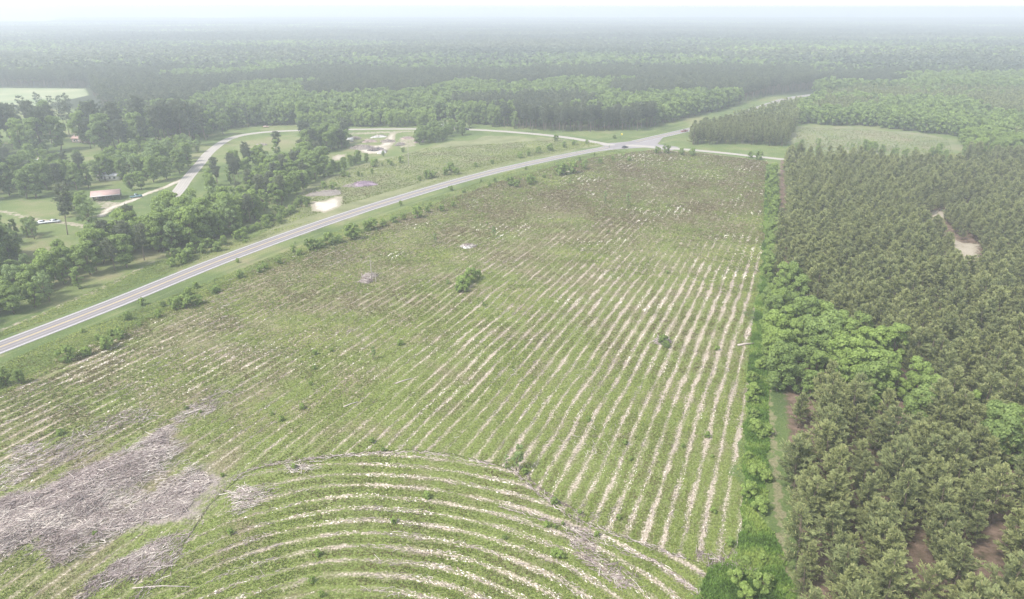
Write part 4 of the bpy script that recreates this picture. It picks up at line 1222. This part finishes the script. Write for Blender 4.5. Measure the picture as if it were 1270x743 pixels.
for poly, w, n in zip(DEB, DEBW, (28000, 3500, 1500, 900, 2000, 2000, 2500, 200, 200, 4000)):
    q = sample(poly, n, n)
    st = fbm(q[:, 0] * .35 - q[:, 1] * .25, (q[:, 0] * .62 + q[:, 1] * .79) * .22, 3.2, 401, 3)
    q = q[softpoly(*WARP(q[:, 0], q[:, 1]), poly, 4.0) * (.0 + 1.8 * st) > RNG.uniform(.25, 1.45, n)]; n = len(q)
    zz, db = gz(q[:, 0], q[:, 1])
    _, h_ = rowphase(q[:, 0], q[:, 1])
    P_.append(np.column_stack([q, zz + RNG.uniform(.02, .45 * w, n)]))
    HD.append(math.radians(52) + RNG.normal(0, .75, n) if w >= .6 else h_ + RNG.normal(0, .7, n))
    LN.append(RNG.gamma(2, .55, n) + .3); RD.append(RNG.uniform(.02, .07, n) * (1 + .6 * (RNG.random(n) < .1)))
    LT.append(np.clip(fbm(q[:, 0] * .5 + q[:, 1] * .3, q[:, 1], 6, 3, 2) * .7 + .22 + RNG.normal(0, .27, n), 0, 1))
sticks('brush_debris', np.concatenate(P_), np.concatenate(HD), np.concatenate(LN), np.concatenate(RD), np.concatenate(LT), M['slash'], 'grey-brown heap of cut branches and slash in the lower left of the field', 'debris', 2, .16)
q = sample(FIELD, 110000, 15)
dd, hd = rowphase(q[:, 0], q[:, 1]); zz, db = gz(q[:, 0], q[:, 1])
n1 = fbm(q[:, 0], q[:, 1], 9, 61, 2)
k = (dd + (n1 - .5) * 1.0 > .82) & (RNG.random(n1.size) < .25 + .75 * VIS(q[:, 0], q[:, 1]))
q = q[k]; hd = hd[k]; zz = zz[k]; n = len(q)
dist = np.hypot(q[:, 0], q[:, 1])
sc_ = np.clip(dist / 170, .8, 2.2)
sticks('row_slash', np.column_stack([q, zz + RNG.uniform(.02, .14, n)]), hd + RNG.normal(0, .55, n), (RNG.gamma(2.2, .32, n) + .25) * sc_ ** .5, RNG.uniform(.022, .06, n) * sc_, np.clip(RNG.normal(.55, .26, n), 0, 1), M['slash'], 'twigs and wood scraps raked into the bare lanes between rows', 'debris', 5)
# clods and pale streaks of turned sand
def clodmesh(name, pos, hd, a, b_, h, lt, label):
    n = len(pos); r = np.random.default_rng(8)
    d = np.column_stack([np.cos(hd), np.sin(hd), 0 * hd]); e = np.column_stack([-np.sin(hd), np.cos(hd), 0 * hd])
    V = [pos + np.column_stack([r.normal(0, .1, n) * a, r.normal(0, .1, n) * a, h])]
    for k in range(6):
        an = k * 1.0472
        V.append(pos + d * (math.cos(an) * a * r.uniform(.7, 1.2, n))[:, None] + e * (math.sin(an) * b_ * r.uniform(.7, 1.2, n))[:, None] - [0, 0, .04])
    V = np.stack(V, 1).reshape(-1, 3)
    T0 = np.array([(0, 1 + k, 1 + (k + 1) % 6) for k in range(6)])
    Tt = (np.arange(n)[:, None, None] * 7 + T0).reshape(-1, 3)
    o = link(name, mesh_from(name, V, Tt, M['clods'], lt=np.repeat(lt, 7))); tag(o, label, 'soil', None, 'stuff')
q = sample(FIELD, 130000, 25)
dd, hd = rowphase(q[:, 0], q[:, 1]); zz, db = gz(q[:, 0], q[:, 1])
n1 = fbm(q[:, 0], q[:, 1], 11, 71, 2); n0 = fbm(q[:, 0], q[:, 1], 34, 75, 2)
up = q[:, 1] > 185
k = ((dd + (n1 - .5) * 1.3 > .88) & ~up & (RNG.random(n1.size) < VIS(q[:, 0], q[:, 1]))) | (up & (dd > .55) & (n1 * .8 + n0 * .6 + np.clip(q[:, 0] / 700, -.1, .12) > .93) & (RNG.random(n1.size) < .6))
k &= RNG.random(len(q)) > db
q = q[k]; hd = hd[k]; zz = zz[k]; n = len(q); up = up[k]
dist = np.hypot(q[:, 0], q[:, 1]); sc_ = np.clip(dist / 170, .7, 2.2)
la = RNG.gamma(2.2, .09, n) * sc_ + .08
la = np.where(up, la * 2.4, la)
clodmesh('sandy_clods', np.column_stack([q, zz + .01]), hd + RNG.normal(0, .25, n), la, RNG.uniform(.06, .17, n) * sc_, RNG.uniform(.05, .18, n), np.clip(RNG.normal(.50, .30, n) + up * .35, 0, 1), 'pale clods of turned sand along the planting rows')
# the continuous berms that frame the curved beds
def berm(line, wid, seed, lt0):
    s = smooth_line(gp(line), 6); L = np.concatenate([[0], np.cumsum(np.hypot(*np.diff(s, axis=0).T))])
    n = int(L[-1] * 7); r = np.random.default_rng(seed)
    t = r.uniform(0, L[-1], n); xq = np.interp(t, L, s[:, 0]); yq = np.interp(t, L, s[:, 1])
    d = unit(np.gradient(s, axis=0)); h = np.arctan2(np.interp(t, L, d[:, 1]), np.interp(t, L, d[:, 0]))
    o = r.normal(0, wid, n)
    return np.column_stack([xq - np.sin(h) * o, yq + np.cos(h) * o, r.uniform(0, .14, n)]), h, np.clip(r.normal(lt0, .22, n), 0, 1)
D1 = c3((490, 145), (560, 220), (680, 310), (790, 385), (900, 425), (1080, 490)) + c4((440, 520), (560, 560))
D1b = c3((540, 150), (600, 225), (720, 305), (830, 375)); D2 = c3((430, 315), (560, 360), (800, 430), (950, 500)) + c4((400, 570), (520, 650), (640, 740))
C0L = [(262, 625), (232, 668), (200, 716), (165, 745)]
PB = []; HB = []; LB = []
for ln, w, s_, l0 in ((C0L, .7, 7, .6), (C1, .30, 1, .55), (D1, .32, 2, .55), (D1b, .2, 3, .05), (D2, .32, 4, .55)):
    a, b_, c_ = berm(ln, w, s_, l0); PB.append(a); HB.append(b_); LB.append(c_)
PB = np.concatenate(PB); HB = np.concatenate(HB); LB = np.concatenate(LB); n = len(PB)
sticks('berm_debris', PB, HB + RNG.normal(0, .4, n), RNG.gamma(2, .3, n) + .3, RNG.uniform(.03, .08, n), LB, M['slash'], 'broken wood and roots thrown up along the curved beds', 'debris', 9)

# ------------------------------------------------------------------ single objects
M['rust'] = simple('rusty_pink_roofing', (.40, .27, .23), .6, .25, .8)
M['tin'] = simple('pale_tin_roofing', (.62, .60, .60), .45, .12, .8, spec=.5)
M['timber'] = simple('grey_timber', (.22, .19, .16), .9, .25, 3)
M['wallw'] = simple('off_white_siding', (.66, .64, .60), .7, .06, 1)
M['wallp'] = simple('pinkish_brick', (.44, .33, .29), .85, .15, 2)
M['darkin'] = simple('dark_void', (.04, .04, .045), .9, .2, 2)
M['glass'] = simple('dark_glass', (.03, .04, .05), .12, .1, 1, spec=.6)
M['tyre'] = simple('black_rubber', (.02, .02, .02), .9, .1, 5)
M['rim'] = simple('grey_wheel_metal', (.4, .4, .4), .4, .1, 5, metal=.5)
M['lampg'] = simple('pale_lamp_glass', (.7, .7, .66), .2, .05, 5)
M['lampr'] = simple('red_lamp_glass', (.4, .03, .02), .2, .05, 5)
M['steel'] = simple('galvanised_steel', (.45, .46, .46), .5, .1, 4, metal=.4)
M['signy'] = simple('yellow_sign_paint', (.75, .60, .08), .5, .04, 4)
M['signb'] = simple('black_sign_paint', (.02, .02, .02), .5, .04, 4)
M['purple'] = simple('dull_purple_brush', (.30, .22, .27), .95, .3, 2)
PAINT = {k: simple(k + '_car_paint', c, .3, .04, 1, spec=.6) for k, c in {'white': (.75, .76, .76), 'black': (.035, .035, .04), 'teal': (.10, .20, .21), 'maroon': (.24, .05, .04), 'silver': (.42, .43, .44), 'tan': (.40, .24, .18)}.items()}
def part(name, s, mat, parent, smooth=False): return link(name, s.mesh(name, mat, smooth), parent)
def make_car(px, py, rz, paint, label, pickup=False, cat='car'):
    a, b_ = G(px, py)
    o = empty('pickup_truck' if pickup else 'parked_car', (float(a), float(b_), .0), rz); tag(o, label, cat)
    s = Soup()
    if pickup:
        prof = [(-2.7, .45), (-2.7, 1.05), (-.75, 1.08), (-.75, 1.1), (1.3, 1.12), (2.6, 1.0), (2.75, .8), (2.7, .42)]
        cab = [(-.75, 1.06), (-.62, 1.76), (.55, 1.78), (1.3, 1.10)]
    else:
        prof = [(-2.2, .4), (-2.25, .85), (-1.95, .98), (1.1, .98), (2.1, .82), (2.25, .6), (2.2, .36)]
        cab = [(-1.8, .96), (-1.25, 1.42), (.35, 1.44), (1.1, .97)]
    s.prism([(p_, q_) for p_, q_ in prof], -.9, .9, 'y')
    part('body', s, PAINT[paint], o)
    s = Soup(); s.prism(cab, -.76, .76, 'y'); part('window', s, M['glass'], o)
    s = Soup(); m0, m1 = cab[1], cab[2]
    s.box(((m0[0] + m1[0]) / 2, 0, m0[1] + .02), (m1[0] - m0[0] + .12, 1.42, .06), lt=.5); part('roof', s, PAINT[paint], o)
    if pickup:
        s = Soup(); s.box((-1.72, 0, 1.085), (1.8, 1.5, .03)); part('cargo_bed', s, M['darkin'], o)
    for wx in (1.4, -1.4):
        for wy in (-.82, .82):
            s = Soup(); s.tube([(wx, wy - .11, .34), (wx, wy + .11, .34)], .34, 14); w = part('wheel', s, M['tyre'], o)
            s = Soup(); s.tube([(wx, wy - .125, .34), (wx, wy + .125, .34)], .18, 10); part('rim', s, M['rim'], w)
    for wy in (-.65, .65):
        xf = prof[-2][0]; s = Soup(); s.box((xf - .02, wy, .72 if not pickup else .84), (.08, .3, .14)); part('headlight', s, M['lampg'], o)
        s = Soup(); s.box((prof[0][0] - .02, wy, .78), (.06, .22, .16)); part('tail_light', s, M['lampr'], o)
    return o
make_car(775, 183.6, R(38), 'black', 'black car waiting at the highway junction')
make_car(848.5, 163.6, R(30), 'maroon', 'dark red pickup on the highway where it passes behind the dark pines', True, 'pickup')
make_car(169, 245, R(30), 'teal', 'dull teal pickup parked on the grass below the driveway', True, 'pickup')
make_car(53, 277.5, R(25), 'white', 'white car parked on the farm lane left of the lone tall pine')
make_car(68, 276, R(15), 'silver', 'silver car parked beside the white car on the farm lane')
make_car(330, 158, R(5), 'tan', 'tan car parked on the grass beside the gravel lane bend')
make_car(577, 161.5, R(0), 'black', 'black pickup parked right of the white trailer', True, 'pickup')

def shed():
    a, b_ = G(133, 247); o = empty('open_shed', (float(a), float(b_), 0), R(24)); tag(o, 'open-sided shed with a rusty pink and pale tin roof beside the driveway', 'shed')
    L, W, h = 12.0, 8.0, 2.7
    s = Soup(); s.prism([(-W / 2 - .4, h), (.9, h + 1.5), (.9, h + 1.62), (-W / 2 - .4, h + .12)], -L / 2 - .3, L / 2 + .3, 'x'); x_ = part('roof', s, M['rust'], o); x_['label'] = 'rusty pink roof slope'
    s = Soup(); s.prism([(W / 2 + .4, h + .4), (W / 2 + .4, h + .52), (.903, h + 1.62), (.903, h + 1.5)], -L / 2 - .3, L / 2 + .3, 'x'); part('roof', s, M['tin'], o)
    s = Soup(); s.box((0, -W / 2 - .42, h + .02), (L + .7, .05, .34)); s.box((L / 2 + .33, -.6, h + .9), (.05, .2, .6)); part('fascia', s, M['tin'], o)
    for xq in np.linspace(-L / 2, L / 2, 5):
        for yq in (-W / 2, W / 2):
            s = Soup(); s.box((xq, yq, h / 2), (.18, .18, h)); part('post', s, M['timber'], o)
    s = Soup(); s.box((0, W / 2 - .2, h * .45), (L - .4, .08, h * .8)); part('back_wall', s, M['timber'], o)
    s = Soup(); s.box((-L / 2 + .25, .6, h * .45), (.08, W * .6, h * .8)); part('side_wall', s, M['timber'], o)
    for i, (xq, yq, sz) in enumerate(((-3.4, .8, (2.4, 1.6, 1.2)), (.6, 1.2, (1.8, 1.4, 1.0)))):
        A = np.array([xq, yq]); ca, sa = math.cos(R(24)), math.sin(R(24))
        wx, wy = float(a) + xq * ca - yq * sa, float(b_) + xq * sa + yq * ca
        s = Soup(); s.box((0, 0, sz[2] / 2), sz, 0, .5, .92); e = link('storage_crate', s.mesh('storage_crate', M['timber']), loc=(wx, wy, 0)); e.rotation_euler = (0, 0, R(24))
        tag(e, ('long' if i == 0 else 'short') + ' dark crate standing under the open shed roof', 'crate')
shed()
def house(px, py, rz, L, W, h, wall, roof, label, name='house', rise=1.8):
    a, b_ = G(px, py); o = empty(name, (float(a), float(b_), 0), rz); tag(o, label, 'house')
    s = Soup(); s.prism([(-W / 2, 0), (W / 2, 0), (W / 2, h), (0, h + rise * .96), (-W / 2, h)], -L / 2, L / 2, 'x'); part('wall', s, M[wall], o)
    s = Soup(); e = .5
    for sg in (-1, 1):
        s.prism([(sg * (W / 2 + e), h - rise * e / (W / 2)), (sg * (W / 2 + e), h + .16 - rise * e / (W / 2)), (0, h + rise + .16), (0, h + rise)], -L / 2 - .4, L / 2 + .4, 'x')
    rf = part('roof', s, M[roof], o)
    s = Soup(); s.box((L * .22, W * .12, h + rise + .1), (.7, .7, 1.3)); part('chimney', s, M['wallp'], rf)
    s = Soup(); s.box((-L * .1, -W / 2 - .03, 1.02), (.95, .08, 2.04)); dr = part('door', s, M['timber'], o)
    s = Soup(); s.box((-L * .1 + .35, -W / 2 - .09, 1.0), (.08, .06, .08)); part('handle', s, M['steel'], dr)
    for f in (-.38, -.25, .12, .32):
        s = Soup(); s.box((L * f, -W / 2 - .02, 1.5), (1.2, .07, 1.1)); w = part('window', s, M['glass'], o)
        s = Soup()
        for dx, dz, sx, sz in ((0, .6, 1.36, .1), (0, -.6, 1.36, .1), (-.64, 0, .1, 1.2), (.64, 0, .1, 1.2)): s.box((L * f + dx, -W / 2 - .04, 1.5 + dz), (sx, .09, sz))
        part('frame', s, M['wallw'], w)
    return o
house(42, 208, R(12), 15, 8, 2.8, 'wallw', 'tin', 'pale single-storey house half hidden by trees at the left')
house(108, 176, R(-8), 16, 8, 3, 'wallp', 'rust', 'pinkish brick house glimpsed below the tall grove')
house(222, 160, R(5), 13, 8, 3, 'wallw', 'tin', 'small white house deep in the grove left of the gravel lane')
house(138, 222, R(0), 12, 7, 2.8, 'wallw', 'tin', 'low white house behind the trees above the open shed')

def trailer(px, py, rz, L, h, label, name='box_trailer', cat='trailer', mat='wallw'):
    a, b_ = G(px, py); o = empty(name, (float(a), float(b_), 0), rz); tag(o, label, cat)
    s = Soup(); s.box((0, 0, .8 + h / 2), (L, 2.5, h)); part('box', s, M[mat], o)
    s = Soup(); s.box((0, 0, .8 + h + .06), (L + .1, 2.6, .1)); part('roof', s, M['tin'], o)
    s = Soup(); s.box((L / 2 + .01, 0, .8 + h * .5), (.05, 2.1, h * .85)); d_ = part('rear_door', s, M['tin'], o)
    s = Soup(); s.tube([(-L / 2, 0, .65), (-L / 2 - 1.4, 0, .6)], .07, 6); part('drawbar', s, M['steel'], o)
    s = Soup(); s.box((0, 0, .7), (L * .96, 1.1, .18)); part('chassis', s, M['steel'], o)
    for wx in (L * .18, L * .18 + .9):
        for wy in (-1.15, 1.15):
            s = Soup(); s.tube([(wx, wy - .12, .42), (wx, wy + .12, .42)], .42, 14); w = part('wheel', s, M['tyre'], o)
            s = Soup(); s.tube([(wx, wy - .135, .42), (wx, wy + .135, .42)], .2, 10); part('rim', s, M['rim'], w)
trailer(549, 160, R(2), 10.5, 2.7, 'long white box trailer on the gravel road right of the building site')
trailer(567, 160.5, R(-6), 6, 2.2, 'shorter white trailer just right of the long white one', mat='wallw')
trailer(434, 176, R(20), 5, 1.6, 'small white trailer at the left end of the building site')

def sign(px, py, label, yellow=True):
    a, b_ = G(px, py); o = empty('road_sign', (float(a), float(b_), 0), R(-30)); tag(o, label, 'road sign')
    s = Soup(); s.tube([(0, 0, -.2), (0, 0, 3.4)], .06, 8); part('post', s, M['steel'], o)
    s = Soup(); w = .8
    s.prism([(-w, 3.0), (0, 3.0 - w), (w, 3.0), (0, 3.0 + w)], -.1, -.07, 'y'); p_ = part('panel', s, M['signy'] if yellow else M['steel'], o)
    s = Soup()
    s.box((0, -.104, 3.0), (.12, .006, .9)); s.box((0, -.104, 3.0), (.8, .0075, .12)); part('crossing_symbol', s, M['signb'], p_)
sign(771, 172, 'yellow diamond sign on a steel post at the junction')
sign(910, 143, 'yellow diamond sign beside the far stretch of highway')
def stopsign(px, py):
    a, b_ = G(px, py); o = empty('sign_post', (float(a), float(b_), 0), R(20)); tag(o, 'small grey-backed octagonal sign at the near corner of the junction', 'road sign')
    s = Soup(); s.tube([(0, 0, -.2), (0, 0, 2.9)], .05, 8); part('post', s, M['steel'], o)
    s = Soup(); s.prism([(.38 * math.cos(k * math.pi / 4 + .39), 2.6 + .38 * math.sin(k * math.pi / 4 + .39)) for k in range(8)], .07, .09, 'y'); part('panel', s, M['steel'], o)
stopsign(812, 187)

# heaps on the building site and in the lots: each its own pile of sticks on an earth mound
def heap(px, py, rx, ry, h, n, mat, label, name='debris_pile', cat='debris pile', rz=0.0, seed=1, stick=1.0):
    r = np.random.default_rng(seed)
    a, b_ = G(px, py); o = empty(name, (float(a), float(b_), 0), rz); tag(o, label, cat)
    k = 24; V = [(0, 0, h * .8)]; 
    for j in range(1, 7):
        f = j / 6
        for i in range(k):
            an = i / k * 6.283; w = 1 + .18 * math.sin(3 * an + seed) + r.normal(0, .05)
            V.append((rx * f * w * math.cos(an), ry * f * w * math.sin(an), h * .8 * (1 - f * f) + r.normal(0, .06) * (f < 1) - (.1 if f == 1 else 0)))
    T_ = [(0, 1 + i, 1 + (i + 1) % k) for i in range(k)]
    for j in range(5):
        for i in range(k):
            p0 = 1 + j * k + i; p1 = 1 + j * k + (i + 1) % k
            T_ += [(p0, p0 + k, p1 + k), (p0, p1 + k, p1)]
    s = Soup(); s.add(V, T_); part('mound', s, M[mat], o, True)
    s = Soup()
    for i in range(n):
        an = r.uniform(0, 6.283); f = math.sqrt(r.random()); p0 = np.array([rx * f * math.cos(an), ry * f * math.sin(an), h * .8 * (1 - f * f) + r.uniform(.05, .3)])
        d_ = unit(np.array([r.normal(), r.normal(), r.normal(0, .35)])) * r.uniform(.5, 1.6) * stick
        s.tube([p0 - d_, p0 + d_], [.07 * stick, .03 * stick], 3, r.uniform(0, 1))
    part('branches', s, M['purple'] if mat == 'purple' else M['slash'], o)
heap(451, 229, 6.5, 5, 1.6, 260, 'purple', 'purplish heap of brush in the lot across the highway', 'brush_pile', 'brush pile', .3, 3)
heap(436, 231, 4, 3, .8, 120, 'timber', 'low grey heap of branches left of the purplish brush heap', 'brush_pile', 'brush pile', 0, 4)
heap(404, 240, 9, 6, 1.2, 80, 'clodm' if 'clodm' in M else 'timber', 'low brown mound of earth above the white sand patch', 'earth_mound', 'earth mound', .5, 5)
heap(449, 184, 8, 5, 2.2, 320, 'timber', 'grey tangle of demolition debris on the left of the building site', 'debris_pile', 'debris pile', .2, 6)
heap(466, 186, 6, 3.4, 1.8, 260, 'darkin', 'dark heap of scrap in the middle of the building site', 'debris_pile', 'debris pile', .8, 7)
heap(481, 176, 5, 3, 1.6, 200, 'timber', 'small heap of boards on the pale ground of the building site', 'debris_pile', 'debris pile', .1, 8)
heap(506, 172, 5, 3, 1.5, 200, 'wallp', 'reddish heap of dead brush right of the building site', 'brush_pile', 'brush pile', .1, 9)
heap(325, 180, 3.5, 2, .9, 90, 'timber', 'small grey heap on the lawn right of the gravel lane', 'brush_pile', 'brush pile', .1, 10)
heap(458, 343, 2.6, 2, .8, 120, 'timber', 'pale tangle of branches at the foot of the bare snag', 'brush_pile', 'brush pile', .1, 11)
heap(454, 349, 2.2, 2, .7, 100, 'timber', 'low reddish tangle of branches just left of the bare snag', 'brush_pile', 'brush pile', .1, 12)
heap(580, 306, 3, 2.2, .8, 120, 'wallw', 'pale tangle of roots in the upper left of the field', 'brush_pile', 'brush pile', .1, 13)
heap(821, 424, 2.6, 1.6, .9, 120, 'timber', 'grey tangle of branches beside the dark knot of bushes', 'brush_pile', 'brush pile', .1, 14)

heap(440, 172, 4.0, 2.5, 1.6, 160, 'timber', 'grey scrap heap at the back left corner of the building site', 'debris_pile', 'debris pile', 0.0, 40)
heap(458, 176, 5.0, 2.5, 1.9, 160, 'wallp', 'reddish rubble heap behind the grey tangle on the building site', 'debris_pile', 'debris pile', 0.3, 41)
heap(470, 170, 6.0, 2.5, 1.6, 160, 'wallw', 'pale stacked boards at the back of the building site', 'debris_pile', 'debris pile', 0.6, 42)
heap(496, 180, 4.0, 2.5, 1.9, 160, 'timber', 'grey branches on the right of the pale site ground', 'debris_pile', 'debris pile', 0.9, 43)
heap(520, 176, 5.0, 2.5, 1.6, 160, 'wallp', 'reddish brush by the trees right of the building site', 'debris_pile', 'debris pile', 1.2, 44)
heap(474, 189, 6.0, 2.5, 1.9, 160, 'wallw', 'pale rubble heap at the front of the building site', 'debris_pile', 'debris pile', 1.5, 45)
def snag(px, py, h, label, seed):
    a, b_ = G(px, py); o = empty('dead_tree', (float(a), float(b_), 0)); tag(o, label, 'dead tree')
    tr, br = snag_proto(seed, h); part('trunk', tr, M['deadwood'], o); part('branches', br, M['deadwood'], o)
snag(461, 348, 10, 'tall bare dead trunk standing in the left of the field', 1)
snag(466, 350, 4, 'short pale broken trunk beside the tall bare one', 2)
snag(507, 206, 14, 'bare thin dead tree in the lot across the highway', 3)
snag(1232, 520, 9, 'bare grey dead trunk among the pines at the right', 4)

def log(px, py, L, r0, rz, label):
    a, b_ = G(px, py); s = Soup()
    s.tube([(-L / 2, 0, r0), (0, .12 * L * .3, r0 * .95), (L / 2, 0, r0 * .8)], [r0, r0 * .9, r0 * .65], 8)
    o = link('fallen_log', s.mesh('fallen_log', M['deadwood']), loc=(float(a), float(b_), 0)); o.rotation_euler = (0, 0, rz); tag(o, label, 'log')
log(925, 428, 5, .30, R(15), 'bleached log lying at the top of the last rows by the pines')
log(501, 473, 4.5, .16, R(35), 'thin pale log lying across the rows left of the field centre')
log(744, 709, 2.2, .12, R(75), 'short pale log on bare ground at the bottom of the curved beds')
log(435, 502, 3.6, .14, R(38), 'slim pale log lying along the rows in the left of the field')
log(200, 729, 9, .09, R(2), 'long thin bleached pole at the lower end of the brush heap')
log(238, 207, 3.4, .2, R(0), 'white-barked log lying beside the gravel lane bend')

# ------------------------------------------------------------------ haze
hm, ht = nt('haze_air')
ho = ht.nodes.new('ShaderNodeOutputMaterial'); pv = ht.nodes.new('ShaderNodeVolumePrincipled')
pv.inputs['Color'].default_value = (.765, .80, .85, 1)
pv.inputs['Density'].default_value = HAZE_DENSITY
pv.inputs['Anisotropy'].default_value = .2
ht.links.new(pv.outputs[0], ho.inputs['Volume'])
s = Soup(); s.box((0, 0, 45), (80000, 80000, 92))
hz = link('haze', s.mesh('haze', hm)); tag(hz, 'thin pale blue haze lying over the whole plain', 'haze', None, 'stuff')
print('TREES', len(TREES), 'indiv', indiv.sum(), 'patches', len(pts))
